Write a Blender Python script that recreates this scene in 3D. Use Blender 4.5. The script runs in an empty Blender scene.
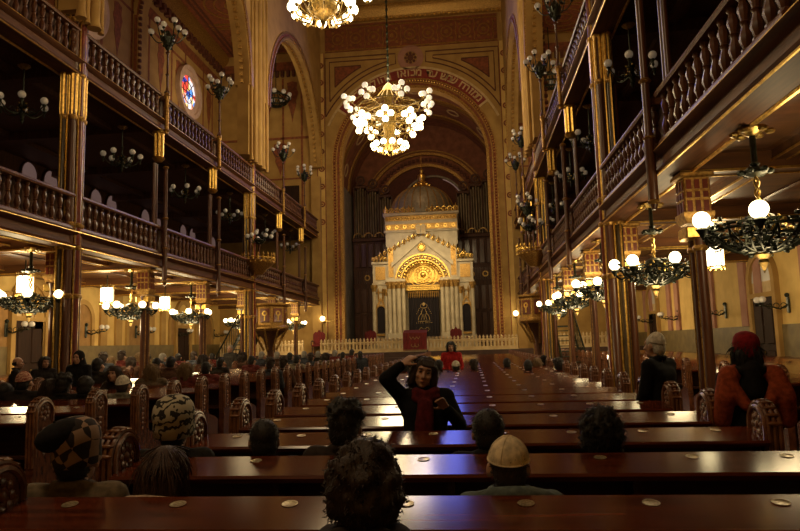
import bpy, math, random
from mathutils import Vector, Matrix
from math import pi, sin, cos, sqrt, atan2, radians as rad
random.seed(7)
SC = bpy.context.scene
COL = SC.collection

# ------------------------------------------------------------------ camera
F_PX, YAW, PITCH, ROLL = 657.16, .102685, .118356, -.0275586
CX, CZ = 3.03, 1.62
_F = Vector((-sin(YAW)*cos(PITCH), cos(YAW)*cos(PITCH), sin(PITCH)))
_R = Vector((cos(YAW), sin(YAW), 0))
_U = _R.cross(_F)
R2 = _R*cos(ROLL) + _U*sin(ROLL)
U2 = -_R*sin(ROLL) + _U*cos(ROLL)
cam = bpy.data.cameras.new('camera'); camo = bpy.data.objects.new('camera', cam); COL.objects.link(camo)
cam.sensor_width = 36; cam.lens = F_PX*36/800; cam.clip_end = 300; cam.clip_start = .05
M = Matrix((R2, U2, -_F)).transposed().to_4x4(); M.translation = (CX, 0, CZ)
camo.matrix_world = M
SC.camera = camo

def _ray(x, y): return _F + R2*((x-400)/F_PX) - U2*((y-265.5)/F_PX)
def atY(x, y, Y):
    d = _ray(x, y); t = Y/d.y; return Vector((CX+d.x*t, Y, CZ+d.z*t))
def atX(x, y, X):
    d = _ray(x, y); t = (X-CX)/d.x; return Vector((X, d.y*t, CZ+d.z*t))

# ------------------------------------------------------------------ mesh builder
class MB:
    def __init__(s): s.v = []; s.f = []; s.mi = []; s.cur = 0
    def add(s, vs, fs):
        b = len(s.v); s.v.extend(tuple(p) for p in vs)
        for f in fs: s.f.append(tuple(i+b for i in f)); s.mi.append(s.cur)
        return s
    def box(s, x0, x1, y0, y1, z0, z1):
        return s.add([(x0,y0,z0),(x1,y0,z0),(x1,y1,z0),(x0,y1,z0),(x0,y0,z1),(x1,y0,z1),(x1,y1,z1),(x0,y1,z1)],
                     [(0,3,2,1),(4,5,6,7),(0,1,5,4),(1,2,6,5),(2,3,7,6),(3,0,4,7)])
    def cbox(s, c, d): return s.box(c[0]-d[0]/2,c[0]+d[0]/2,c[1]-d[1]/2,c[1]+d[1]/2,c[2]-d[2]/2,c[2]+d[2]/2)
    def bbox(s, x0, x1, y0, y1, z0, z1, b=.02):
        """box with chamfered vertical and horizontal edges"""
        b = min(b, (x1-x0)/2.1, (y1-y0)/2.1, (z1-z0)/2.1)
        rings = []
        for z, e in ((z0, b), (z0+b, 0), (z1-b, 0), (z1, b)):
            xa, xb, ya, yb = x0+e, x1-e, y0+e, y1-e
            rings.append([(xa+b,ya,z),(xb-b,ya,z),(xb,ya+b,z),(xb,yb-b,z),(xb-b,yb,z),(xa+b,yb,z),(xa,yb-b,z),(xa,ya+b,z)])
        return s.loft(rings)
    def loft(s, rings, caps=True, closed=True):
        n = len(rings[0]); vs = [p for r in rings for p in r]; fs = []
        for k in range(len(rings)-1):
            for i in range(n if closed else n-1):
                j = (i+1) % n
                fs.append((k*n+i, k*n+j, (k+1)*n+j, (k+1)*n+i))
        if caps and closed:
            fs.append(tuple(range(n-1, -1, -1))); fs.append(tuple((len(rings)-1)*n+i for i in range(n)))
        return s.add(vs, fs)
    def lathe(s, prof, n=12, o=(0,0,0), ax='z', sq=(1,1)):
        rings = []
        for r, z in prof:
            ring = []
            for i in range(n):
                a = 2*pi*(i+.5)/n
                x, y = max(r, 1e-4)*cos(a)*sq[0], max(r, 1e-4)*sin(a)*sq[1]
                p = (x, y, z) if ax == 'z' else ((z, x, y) if ax == 'x' else (y, z, x))
                ring.append((o[0]+p[0], o[1]+p[1], o[2]+p[2]))
            rings.append(ring)
        return s.loft(rings)
    def sphere(s, c, r, nu=12, nv=8):
        r = (r, r, r) if not hasattr(r, '__len__') else r
        rings = []
        for k in range(nv+1):
            t = -pi/2 + pi*k/nv; cr = max(cos(t), 1e-3)
            rings.append([(c[0]+r[0]*cr*cos(2*pi*i/nu), c[1]+r[1]*cr*sin(2*pi*i/nu), c[2]+r[2]*sin(t)) for i in range(nu)])
        return s.loft(rings)
    def tube(s, pts, r, n=6, caps=True):
        pts = [Vector(p) for p in pts]; rings = []
        rr = r if hasattr(r, '__len__') else [r]*len(pts)
        u = None
        for i, p in enumerate(pts):
            t = (pts[min(i+1, len(pts)-1)] - pts[max(i-1, 0)])
            if t.length < 1e-9: t = Vector((0,0,1))
            t.normalize()
            if u is None:
                u = t.orthogonal().normalized()
            else:
                u = (u - t*u.dot(t)); u = u.normalized() if u.length > 1e-6 else t.orthogonal().normalized()
            w = t.cross(u)
            rings.append([tuple(p + (u*cos(2*pi*k/n) + w*sin(2*pi*k/n))*rr[i]) for k in range(n)])
        return s.loft(rings, caps)
    def prism(s, poly, t0, t1, ax='y'):
        """poly of 2D points extruded; ax y: (x,z); ax x: (y,z); ax z: (x,y)"""
        def P(p, t): return (p[0], t, p[1]) if ax == 'y' else ((t, p[0], p[1]) if ax == 'x' else (p[0], p[1], t))
        return s.loft([[P(p, t0) for p in poly], [P(p, t1) for p in poly]])
    def arc(s, c, r0, r1, a0, a1, t0, t1, n=24, ax='y'):
        """flat ring sector (annulus piece) in the vertical plane, extruded from t0 to t1"""
        def P(u, v, t): return (u, t, v) if ax == 'y' else ((t, u, v) if ax == 'x' else (u, v, t))
        rings = []
        for i in range(n+1):
            a = a0 + (a1-a0)*i/n; ca, sa = cos(a), sin(a)
            rings.append([P(c[0]+r0*ca, c[1]+r0*sa, t0), P(c[0]+r1*ca, c[1]+r1*sa, t0), P(c[0]+r1*ca, c[1]+r1*sa, t1), P(c[0]+r0*ca, c[1]+r0*sa, t1)])
        return s.loft(rings)
    def archwall(s, a0, a1, zs, z1, t0, t1, R=None, ax='y', n=28):
        """wall panel from a0 to a1 and up to z1 above a round arch springing at zs (centre half-way)"""
        c = (a0+a1)/2; R = R or (a1-a0)/2
        def P(u, v, t): return (u, t, v) if ax == 'y' else (t, u, v)
        rings = []
        us = [(a0, zs)] if R < (a1-a0)/2-1e-6 else []
        pts = [(c-R*cos(pi*i/n), zs+R*sin(pi*i/n)) for i in range(n+1)]
        if us: pts = [(a0, zs)] + pts + [(a1, zs)]
        for u, v in pts: rings.append([P(u, v, t0), P(u, z1, t0), P(u, z1, t1), P(u, v, t1)])
        return s.loft(rings)
    def sweep(s, prof, path, ax='y'):
        """prof [(u,v)] extruded straight along an axis between two stations"""
        rings = []
        for t in path:
            rings.append([(u, t, v) if ax == 'y' else (t, u, v) for u, v in prof])
        return s.loft(rings)
    def ribbon(s, pts, w, t0, t1, ax='y'):
        """flat ribbon of width w along polyline of 2D points"""
        n = len(pts); rings = []
        for i, p in enumerate(pts):
            a = pts[max(i-1, 0)]; b = pts[min(i+1, n-1)]
            dx, dz = b[0]-a[0], b[1]-a[1]; l = sqrt(dx*dx+dz*dz) or 1
            nx, nz = -dz/l*w/2, dx/l*w/2
            q = [(p[0]+nx, p[1]+nz), (p[0]-nx, p[1]-nz)]
            def P(u, t): return (u[0], t, u[1]) if ax == 'y' else (t, u[0], u[1])
            rings.append([P(q[0], t0), P(q[1], t0), P(q[1], t1), P(q[0], t1)])
        return s.loft(rings)
    def move(s, d, start=0):
        for i in range(start, len(s.v)): s.v[i] = (s.v[i][0]+d[0], s.v[i][1]+d[1], s.v[i][2]+d[2])
        return s
    def xf(s, m, start=0):
        for i in range(start, len(s.v)): s.v[i] = tuple(m @ Vector(s.v[i]))
        return s
    def mesh(s, name, ang=38):
        import bmesh
        me = bpy.data.meshes.new(name); me.from_pydata(s.v, [], s.f)
        if s.cur: me.polygons.foreach_set('material_index', s.mi)
        bm = bmesh.new(); bm.from_mesh(me)
        bmesh.ops.recalc_face_normals(bm, faces=bm.faces); bm.to_mesh(me); bm.free()
        me.shade_smooth(); me.set_sharp_from_angle(angle=rad(ang))
        me.update(); return me
    def build(s, name, mat, parent=None, ang=38, **tags):
        me = s.mesh(name, ang)
        for m in (mat if isinstance(mat, (list, tuple)) else [mat]): me.materials.append(m)
        return link(name, me, parent, **tags)

def link(name, data, parent=None, **tags):
    o = bpy.data.objects.new(name, data); COL.objects.link(o)
    if parent is not None: o.parent = parent
    return tag(o, **tags)
def tag(o, label=None, cat=None, group=None, kind=None):
    if label: o['label'] = label
    if cat: o['category'] = cat
    if group: o['group'] = group
    if kind: o['kind'] = kind
    return o
def thing(name, label, cat, loc=(0,0,0), rz=0, group=None, scale=1):
    o = bpy.data.objects.new(name, None); COL.objects.link(o)
    o.location = loc; o.rotation_euler = (0, 0, rz); o.empty_display_size = .2
    o.scale = (scale,)*3
    return tag(o, label, cat, group)
KIDS = {}
def dup(o, parent=None, loc=None, rz=None, label=None, group=None, scale=None, _k=None):
    if _k is None:
        _k = {}
        for q in COL.objects:
            if q.parent is not None: _k.setdefault(q.parent.name, []).append(q)
    c = o.copy(); COL.objects.link(c)
    if parent is not None: c.parent = parent
    if loc is not None: c.location = loc
    if rz is not None: c.rotation_euler = (0, 0, rz)
    if scale is not None: c.scale = (scale,)*3
    if label: c['label'] = label
    if group: c['group'] = group
    for ch in _k.get(o.name, []): dup(ch, c, _k=_k)
    return c
def ORD(n): return ['first','second','third','fourth','fifth','sixth','seventh','eighth','ninth','tenth','eleventh','twelfth','thirteenth','fourteenth','fifteenth','sixteenth','seventeenth','eighteenth','nineteenth','twentieth','twenty-first','twenty-second','twenty-third','twenty-fourth','twenty-fifth','twenty-sixth','twenty-seventh','twenty-eighth','twenty-ninth','thirtieth','thirty-first'][n]

# ------------------------------------------------------------------ materials
def lin(h):
    if isinstance(h, str):
        h = [int(h[i:i+2], 16)/255 for i in (0, 2, 4)]
        h = [c/12.92 if c <= .04045 else ((c+.055)/1.055)**2.4 for c in h]
    return (h[0], h[1], h[2], 1)
def newmat(name):
    m = bpy.data.materials.new(name); m.use_nodes = True
    nt = m.node_tree; return m, nt, nt.nodes['Principled BSDF']
def mat(name, c1, c2=None, rough=.5, metal=0, scale=4, stretch=(1,1,1), coat=0, bump=0, detail=4, spec=.5, contrast=(.35,.65)):
    m, nt, b = newmat(name)
    b.inputs['Roughness'].default_value = rough; b.inputs['Metallic'].default_value = metal
    b.inputs['Coat Weight'].default_value = coat; b.inputs['Coat Roughness'].default_value = .12
    b.inputs['Specular IOR Level'].default_value = spec
    if c2 is None: c2 = tuple(x*.7 for x in lin(c1)[:3])
    tc = nt.nodes.new('ShaderNodeTexCoord'); mp = nt.nodes.new('ShaderNodeMapping'); mp.inputs['Scale'].default_value = stretch
    nz = nt.nodes.new('ShaderNodeTexNoise'); nz.inputs['Scale'].default_value = scale; nz.inputs['Detail'].default_value = detail
    rp = nt.nodes.new('ShaderNodeValToRGB'); rp.color_ramp.elements[0].position = contrast[0]; rp.color_ramp.elements[1].position = contrast[1]
    rp.color_ramp.elements[0].color = lin(c2); rp.color_ramp.elements[1].color = lin(c1)
    L = nt.links.new
    L(tc.outputs['Object'], mp.inputs['Vector']); L(mp.outputs[0], nz.inputs['Vector']); L(nz.outputs['Fac'], rp.inputs['Fac']); L(rp.outputs['Color'], b.inputs['Base Color'])
    if bump:
        bp = nt.nodes.new('ShaderNodeBump'); bp.inputs['Strength'].default_value = bump; bp.inputs['Distance'].default_value = .01
        L(nz.outputs['Fac'], bp.inputs['Height']); L(bp.outputs[0], b.inputs['Normal'])
    return m
def emit(name, col, strength, sample=False, base=None):
    m, nt, b = newmat(name)
    b.inputs['Base Color'].default_value = lin(base or (.8,.75,.65)); b.inputs['Roughness'].default_value = .25
    b.inputs['Emission Color'].default_value = lin(col); b.inputs['Emission Strength'].default_value = strength
    nz = nt.nodes.new('ShaderNodeLayerWeight'); nz.inputs['Blend'].default_value = .35
    mr = nt.nodes.new('ShaderNodeMapRange'); mr.inputs['To Min'].default_value = strength; mr.inputs['To Max'].default_value = strength*.55
    nt.links.new(nz.outputs['Facing'], mr.inputs['Value']); nt.links.new(mr.outputs[0], b.inputs['Emission Strength'])
    m.cycles.emission_sampling = 'AUTO' if sample else 'NONE'
    return m
W = {}
W['pew'] = mat('pew_wood', (.12,.026,.009), (.05,.011,.005), rough=.14, scale=3, stretch=(.6,9,9), coat=0, spec=.34)
W['pewdark'] = mat('pew_back_wood', (.07,.022,.01), (.03,.01,.005), rough=.45, scale=3, stretch=(.6,6,6))
W['pewend'] = mat('pew_end_wood', (.17,.055,.02), (.06,.018,.008), rough=.25, scale=9, stretch=(1,3,1), coat=.4, bump=.2)
W['rim'] = mat('pew_rim_wood', (.22,.085,.03), (.09,.03,.012), rough=.38, scale=14, coat=.15, bump=.4)
W['plate'] = mat('aged_brass_plate', (.5,.42,.28), (.28,.22,.12), rough=.35, metal=.6, scale=90, contrast=(.45,.55))
W['gal'] = mat('gallery_wood', (.15,.055,.02), (.075,.026,.011), rough=.6, scale=2.5, stretch=(6,.6,6), coat=0, spec=.3)
W['galrail'] = mat('rail_wood', (.16,.056,.02), (.09,.03,.012), rough=.42, scale=3, stretch=(6,.5,6), coat=0)
W['balu'] = mat('baluster_wood', (.13,.047,.018), (.07,.024,.01), rough=.38, scale=8, coat=.1)
W['soffit'] = mat('soffit_wood', (.13,.05,.016), (.06,.022,.008), rough=.42, scale=1.5, stretch=(.5,5,5), coat=0, spec=.4)
W['gold'] = mat('gilding', (.86,.57,.15), (.52,.31,.07), rough=.33, metal=.9, scale=14)
W['golddull'] = mat('dull_gilding', (.55,.33,.09), (.28,.14,.035), rough=.42, metal=.65, scale=18)
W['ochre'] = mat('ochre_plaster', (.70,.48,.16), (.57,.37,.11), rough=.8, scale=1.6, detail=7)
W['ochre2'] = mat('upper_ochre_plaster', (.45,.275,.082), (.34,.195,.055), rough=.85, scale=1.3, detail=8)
W['pink'] = mat('rose_plaster', (.42,.21,.15), (.34,.16,.11), rough=.8, scale=2)
W['dado'] = mat('dado_green_brown', (.19,.135,.05), (.13,.09,.035), rough=.6, scale=3)
W['rust'] = mat('rust_paint', (.30,.085,.032), (.16,.05,.02), rough=.8, scale=6, detail=8)
W['rustd'] = mat('dark_rust_paint', (.14,.04,.02), (.09,.028,.016), rough=.8, scale=8)
W['red'] = mat('arch_red_paint', (.26,.03,.02), (.18,.022,.016), rough=.7, scale=6)
W['cream'] = mat('cream_paint', (.62,.46,.24), (.5,.35,.17), rough=.75, scale=4)
W['stone'] = mat('cream_marble', (.60,.50,.34), (.46,.37,.24), rough=.45, scale=2.2, detail=9)
W['greyst'] = mat('dome_lead', (.27,.225,.15), (.18,.145,.095), rough=.5, scale=5, metal=.2)
W['iron'] = mat('black_green_iron', (.035,.042,.026), (.015,.018,.012), rough=.4, metal=.5, scale=12)
W['brass'] = mat('chandelier_brass', (.62,.42,.13), (.3,.19,.05), rough=.3, metal=.9, scale=16)
W['shaft'] = mat('shaft_brown', (.12,.042,.017), (.07,.022,.01), rough=.35, scale=4, stretch=(4,4,.4), coat=.1)
W['shaftred'] = mat('shaft_red', (.2,.032,.016), (.12,.02,.01), rough=.3, scale=4, coat=.4)
W['shaftgreen'] = mat('shaft_dark', (.07,.045,.02), (.04,.026,.012), rough=.3, scale=4, coat=.4)
W['bluegrey'] = mat('apse_side_plaster', (.30,.26,.22), (.22,.19,.16), rough=.85, scale=2)
W['vault'] = mat('vault_paint', (.30,.115,.055), (.19,.068,.034), rough=.85, scale=2.2, detail=8)
W['darkwood'] = mat('organ_wood', (.11,.04,.016), (.055,.02,.009), rough=.65, scale=3, stretch=(5,5,.6))
W['pipe'] = mat('organ_pipe_tin', (.22,.16,.09), (.12,.085,.05), rough=.45, metal=.6, scale=5, stretch=(1,1,.2))
W['velvet'] = mat('dark_velvet', (.014,.007,.009), (.007,.0035,.005), rough=.9, scale=9, stretch=(3,3,.3))
W['crimson'] = mat('crimson_velvet', (.2,.015,.015), (.1,.009,.009), rough=.85, scale=9, stretch=(3,3,.3))
W['floor'] = mat('floor_stone', (.06,.025,.014), (.04,.016,.01), rough=.6, scale=3)
W['paper'] = mat('paper', (.8,.76,.66), (.7,.66,.55), rough=.8, scale=20)
W['niche'] = mat('niche_plaster', (.36,.2,.065), (.27,.145,.045), rough=.85, scale=3)
W['door'] = mat('door_wood', (.035,.014,.007), (.02,.009,.005), rough=.75, spec=.2, scale=3, stretch=(6,6,.6))
W['lit'] = emit('lit_globe', (1,.80,.42), 9)
W['embroid'] = mat('gold_thread', (.42,.28,.1), (.2,.12,.05), rough=.6, metal=.3, scale=40)
W['litdim'] = emit('upper_globe', (1,.84,.58), .8)
W['chbrass'] = mat('dark_chandelier_brass', (.34,.22,.06), (.12,.08,.025), rough=.4, metal=.8, scale=16)
W['rose'] = mat('rose_window_stone', (.62,.44,.34), (.5,.34,.26), rough=.8, scale=3)
W['lantern'] = emit('lantern_glass', (1,.86,.55), 7)
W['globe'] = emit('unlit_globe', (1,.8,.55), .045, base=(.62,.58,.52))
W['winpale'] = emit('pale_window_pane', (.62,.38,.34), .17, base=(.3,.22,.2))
W['violet'] = emit('violet_pane', (.35,.25,1), 1.6)
W['sky'] = emit('oculus_pane', (.25,.33,1), 7, True)
def stained():
    m, nt, b = newmat('stained_glass'); L = nt.links.new
    tc = nt.nodes.new('ShaderNodeTexCoord'); vo = nt.nodes.new('ShaderNodeTexVoronoi'); vo.inputs['Scale'].default_value = 2.6
    rp = nt.nodes.new('ShaderNodeValToRGB'); rp.color_ramp.interpolation = 'CONSTANT'
    cols = [(.03,.1,.75),(.85,.9,1),(.75,.08,.05),(.1,.35,.95),(1,.75,.25),(.02,.05,.4),(.8,.85,1),(.95,.45,.3)]
    els = rp.color_ramp.elements; els[0].color = lin(cols[0]); els[0].position = 0; els[1].position = .125; els[1].color = lin(cols[1])
    for i in range(2, 8):
        e = els.new(i*.125); e.color = lin(cols[i])
    sp = nt.nodes.new('ShaderNodeSeparateColor')
    L(tc.outputs['Object'], vo.inputs['Vector']); L(vo.outputs['Color'], sp.inputs[0]); L(sp.outputs[0], rp.inputs['Fac'])
    L(rp.outputs['Color'], b.inputs['Emission Color']); L(rp.outputs['Color'], b.inputs['Base Color']); b.inputs['Emission Strength'].default_value = 1.1
    m.cycles.emission_sampling = 'NONE'
    return m
W['stained'] = stained()
_cl = {}
def cloth(c, rough=.9):
    k = (c, rough)
    if k not in _cl:
        _cl[k] = mat('cloth_%d' % len(_cl), c, tuple(x*.55 for x in lin(c)[:3]), rough=rough, scale=30, bump=.15, spec=.2)
    return _cl[k]

# room constants (metres; x across the nave, y towards the ark, z up; camera at y = 0)
NX = 6.08; OX = 12.3; YE = 39.3
ST = [14.2+4.2*i for i in range(-3, 6)]     # 1.6, 5.8, 10, 14.2 ... 35.2
GB, GR, UB, UR = 4.03, 5.28, 8.17, 9.34     # lower gallery soffit, rail; upper gallery soffit, rail
CEIL = 22.9; ACEIL = 20.3
YB = -5.0
# ================================================================== THE SETTING
def struct(name, mb, m, parent=None, **k):
    o = mb.build(name, m, parent)
    if parent is None: o['kind'] = 'structure'
    return o
struct('floor', MB().box(-OX-.3, OX+.3, YB, 50.5, -.3, 0), W['floor'])
# altar platform with steps
mb = MB()
for i in range(4): mb.box(-OX, OX, 35.0+.34*i, 50.5, -.02+.29*i, .29*(i+1))
struct('floor_platform', mb, W['floor'])
# outer walls
wall = {}
for sd, nm in ((-1, 'left'), (1, 'right')):
    mb = MB(); mb.box(min(sd*OX, sd*(OX+.5)), max(sd*OX, sd*(OX+.5)), YB, YE+.5, 0, ACEIL+.3)
    wall[sd] = struct('wall_'+nm, mb, W['ochre'])
    w = wall[sd]
    x0 = sd*OX; xi = sd*(OX-.03)
    # upper plaster (above the galleries), slightly proud
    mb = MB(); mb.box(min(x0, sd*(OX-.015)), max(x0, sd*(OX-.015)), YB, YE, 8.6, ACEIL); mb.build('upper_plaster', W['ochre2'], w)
    mb = MB(); mb.box(min(x0, sd*(OX-.04)), max(x0, sd*(OX-.04)), YB, YE, .12, 1.88); mb.build('dado', W['dado'], w)
    mb = MB(); mb.box(min(x0, sd*(OX-.02)), max(x0, sd*(OX-.02)), YB, YE, 4.4, 8.6); mb.build('gallery_wood_lining', W['darkwood'], w)
    # painted bands and cornice on the upper wall
    mb = MB()
    for z0, z1 in ((17.55, 17.68), (18.15, 18.75), (11.2, 11.3), (10.2, 10.35)): mb.box(min(x0, xi), max(x0, xi), YB, YE, z0, z1)
    for y in ST + [39.1]:
        for dy in (-1.25, 1.25):
            mb.box(min(x0, xi), max(x0, xi), y+dy-.07, y+dy+.07, 9.4, 18.2)
    mb.build('painted_band', W['rust'], w)
    mb = MB()
    mb.sweep([(x0, 19.2), (sd*(OX-.12), 19.25), (sd*(OX-.2), 19.6), (sd*(OX-.5), 19.95), (sd*(OX-.55), ACEIL), (x0, ACEIL)], [YB, YE])
    mb.build('cornice', W['golddull'], w)
    mb = MB()
    for k in range(70): y = 1+k*.55; mb.box(min(sd*(OX-.32), x0), max(sd*(OX-.32), x0), y, y+.26, 19.05, 19.45)
    mb.build('dentil', W['rustd'], w)
    # hanging painted ornaments
    mb = MB()
    for y in ST:
        for dy in (0, 2.1):
            pts = [(0,0),(.42,-.1),(.36,-.5),(.5,-.75),(.3,-1.25),(.34,-1.5),(.1,-2.2),(0,-2.7),(-.1,-2.2),(-.34,-1.5),(-.3,-1.25),(-.5,-.75),(-.36,-.5),(-.42,-.1)]
            zt = 17.4
            mb.prism([(y+dy+u*.8, zt+v) for u, v in pts], min(x0, xi), max(x0, xi), 'x')
            mb.prism([(y+dy+u*.7, 13.4+v*.8) for u, v in pts], min(x0, xi), max(x0, xi), 'x')
    mb.build('painted_pendant', W['rust'], w)
    # ground level: rose pilaster strips and deep arched niches
    mb = MB()
    for y in ST:
        for dy in (-.85, .35): mb.box(min(x0, sd*(OX-.1)), max(x0, sd*(OX-.1)), y+dy, y+dy+.5, 1.88, 4.3)
    mb.build('rose_pilaster' if sd > 0 else 'ochre_pilaster', W['pink' if sd > 0 else 'ochre2'], w)
    mb = MB()
    for y in [s+2.1 for s in ST]:
        mb.arc((y, 2.9), .62, .82, 0, pi, min(x0, sd*(OX-.09)), max(x0, sd*(OX-.09)), 16, 'x')
        for e in (-.82, .62): mb.box(min(x0, sd*(OX-.09)), max(x0, sd*(OX-.09)), y+e, y+e+.2, 1.88, 2.9)
    if sd < 0: mb.build('niche_surround', W['ochre2'], w)
    mb = MB()
    for y in [s+2.1 for s in ST]:
        pts = [(y+.62*cos(pi*i/16), 2.9+.62*sin(pi*i/16)) for i in range(17)] + [(y-.62, 1.88), (y+.62, 1.88)]
        mb.prism(pts, min(x0, sd*(OX-.02)), max(x0, sd*(OX-.02)), 'x')
    if sd < 0: mb.build('niche_back', W['niche'] if sd < 0 else W['ochre2'], w)
mb = MB(); mb.box(-OX-.5, OX+.5, YB-.5, YB, 0, CEIL+.3); struct('wall_rear', mb, W['ochre'])

# end wall with the great arch
AR, AZ = 4.55, 12.95
mb = MB()
for sd in (-1, 1): mb.box(min(sd*AR, sd*OX), max(sd*AR, sd*OX), YE, YE+.9, 0, AZ)
mb.archwall(-AR, AR, AZ, CEIL+.3, YE, YE+.9, AR, n=40)
for sd in (-1, 1): mb.box(min(sd*AR, sd*OX), max(sd*AR, sd*OX), YE, YE+.9, AZ, CEIL+.3)
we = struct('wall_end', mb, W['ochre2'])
Y0 = YE
mb = MB()      # gilded inner mouldings of the arch
for r0, r1, d in ((4.45, 4.62, .10), (4.78, 4.86, .06), (5.02, 5.1, .05)):
    mb.arc((0, AZ), r0, r1, 0, pi, Y0-d, Y0+.02, 48)
    for sd in (-1, 1): mb.box(min(sd*r0, sd*r1), max(sd*r0, sd*r1), Y0-d, Y0+.02, 1.2, AZ)
mb.build('arch_moulding', W['golddull'], we)
mb = MB()
for r0, r1, d in ((4.62, 4.78, .04), (4.86, 5.02, .03)):
    mb.arc((0, AZ), r0, r1, 0, pi, Y0-d, Y0+.02, 48)
    for sd in (-1, 1): mb.box(min(sd*r0, sd*r1), max(sd*r0, sd*r1), Y0-d, Y0+.02, 1.2, AZ)
mb.build('arch_painted_band', W['rust'], we)
mb = MB()      # bead row
for i in range(90):
    a = pi*(i+.5)/90; mb.sphere((4.94*cos(a), Y0-.04, AZ+4.94*sin(a)), .05, 6, 4)
for sd in (-1, 1):
    for i in range(60): mb.sphere((sd*4.94, Y0-.04, 1.5+i*.19), .05, 6, 4)
mb.build('bead_moulding', W['gold'], we)
TR0, TR1 = 5.12, 5.72
mb = MB(); mb.arc((0, AZ), TR0, TR1, rad(36), rad(144), Y0-.03, Y0+.02, 48); mb.build('inscription_band', W['red'], we)
mb = MB()
mb.arc((0, AZ), TR1, TR1+.14, rad(24), rad(156), Y0-.06, Y0+.02, 48)
for sd in (-1, 1):
    a = rad(36) if sd > 0 else rad(144)
    mb.arc((0, AZ), TR0, TR1, a-.012, a+.012, Y0-.05, Y0+.02, 2)
mb.build('inscription_border', W['cream'], we)
# Hebrew inscription, read from right to left along the arch
def glyph(ch):
    cu = bpy.data.curves.new('glyph', 'FONT'); cu.body = ch; cu.size = .66; cu.align_x = 'CENTER'; cu.extrude = .012; cu.offset = .014
    o = bpy.data.objects.new('glyph', cu); COL.objects.link(o)
    dg = bpy.context.evaluated_depsgraph_get(); me = bpy.data.meshes.new_from_object(o.evaluated_get(dg))
    vs = [tuple(v.co) for v in me.vertices]; fs = [tuple(p.vertices) for p in me.polygons]
    bpy.data.objects.remove(o); bpy.data.curves.remove(cu); bpy.data.meshes.remove(me)
    return vs, fs
mb = MB()
text = 'ממזרח שמש עד מבואו מהולל שם ה׳'
n = len(text); rm = TR0+.14
for i, ch in enumerate(text):
    if ch == ' ': continue
    a = rad(39) + (rad(141)-rad(39))*(i+.5)/n
    vs, fs = glyph(ch)
    if not vs: continue
    h = a - pi/2
    out = []
    for x, y, z in vs:
        u = x*cos(h) - y*sin(h); v = x*sin(h) + y*cos(h)
        out.append((rm*cos(a)+u, Y0-.035-z, AZ+rm*sin(a)+v))
    mb.add(out, fs)
mb.build('hebrew_inscription', W['cream'], we)
# spandrel panels, frieze, medallions, rosette, cornice
mb = MB(); mb2 = MB()
for sd in (-1, 1):
    for k, off in enumerate((0, .28, .62)):
        R = 6.2+off*1.05; xo = 5.45-off; zt = 19.75-off; xi_ = .95+off*1.6
        arc_pts = []
        a1 = math.acos(min(.999, xo/R)); 
        za = AZ+sqrt(max(R*R-xi_*xi_, 0))
        a2 = math.acos(xi_/R)
        for i in range(19):
            a = a1+(a2-a1)*i/18; arc_pts.append((sd*R*cos(a), AZ+R*sin(a)))
        arc_pts = [p for p in arc_pts if p[1] < zt-.05]
        path = [arc_pts[0], (sd*xo, zt)] + [(sd*xi_*1.0 if arc_pts[-1][1] < zt-.3 else arc_pts[-1][0], zt)] + arc_pts[::-1]
        mb.ribbon(path, .07, Y0-.03, Y0+.02)
        if k == 2:
            mb2.prism(path[:-1][:60], Y0-.012, Y0+.01)
mb.build('spandrel_line', W['rustd'], we); mb2.build('spandrel_field', W['rust'], we)
mb = MB(); mb.box(-5.45, 5.45, Y0-.02, Y0+.02, 20.1, 21.9); mb.build('painted_frieze', W['rust'], we)
mb = MB()
for i in range(9):
    x = -4.6+i*1.15
    mb.arc((x, 20.95), .3, .38, 0, 2*pi, Y0-.05, Y0, 20); mb.arc((x, 20.95), 0.02, .14, 0, 2*pi, Y0-.05, Y0, 12)
    for q in range(4): mb.arc((x+.45*cos(q*pi/2+pi/4), 20.95+.6*sin(q*pi/2+pi/4)), .0, .09, 0, 2*pi, Y0-.045, Y0, 8)
    mb.ribbon([(x+.57, 20.3), (x+.62, 20.6), (x+.55, 20.95), (x+.62, 21.3), (x+.57, 21.6)], .06, Y0-.045, Y0)
for z in (20.2, 21.7): mb.box(-5.45, 5.45, Y0-.05, Y0, z-.04, z+.04)
mb.build('frieze_ornament', W['golddull'], we)
mb = MB()
mb.arc((0, 19.4), .72, .82, 0, 2*pi, Y0-.06, Y0, 28); mb.arc((0, 19.4), .42, .5, 0, 2*pi, Y0-.05, Y0, 24)
mb.arc((0, 19.4), .5, .72, 0, 2*pi, Y0-.03, Y0, 28); mb.build('central_rosette', W['pink'], we)
mb = MB(); mb.arc((0, 19.4), 0.01, .2, 0, 2*pi, Y0-.07, Y0, 8)
for q in range(8): mb.arc((.3*cos(q*pi/4), 19.4+.3*sin(q*pi/4)), 0, .09, 0, 2*pi, Y0-.06, Y0, 8)
mb.build('rosette_star', W['rustd'], we)
mb = MB()
for sd in (-1, 1):
    x = sd*5.75
    mb.box(x-.05-.24, x-.24, Y0-.04, Y0, 1.2, 20.1); mb.box(x+.2, x+.25, Y0-.04, Y0, 1.2, 20.1)
    for k in range(16):
        z = 9.2+k*1.12 if k < 10 else 0
        if z: mb.arc((x, z), .1, .19, 0, 2*pi, Y0-.05, Y0, 16); mb.arc((x, z), 0, .06, 0, 2*pi, Y0-.05, Y0, 10)
mb.build('pilaster_medallion', W['rust'], we)
mb = MB(); mb.box(-5.98, -5.5, Y0-.02, Y0+.01, 1.2, 20.1); mb.box(5.5, 5.98, Y0-.02, Y0+.01, 1.2, 20.1); mb.build('pilaster_strip', W['ochre'], we)
mb = MB()
mb.sweep([(Y0, 22.0), (Y0-.1, 22.05), (Y0-.15, 22.3), (Y0-.4, 22.55), (Y0-.45, CEIL), (Y0, CEIL)], [-6.3, 6.3], 'x')
mb.build('cornice', W['golddull'], we)
mb = MB()
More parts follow.
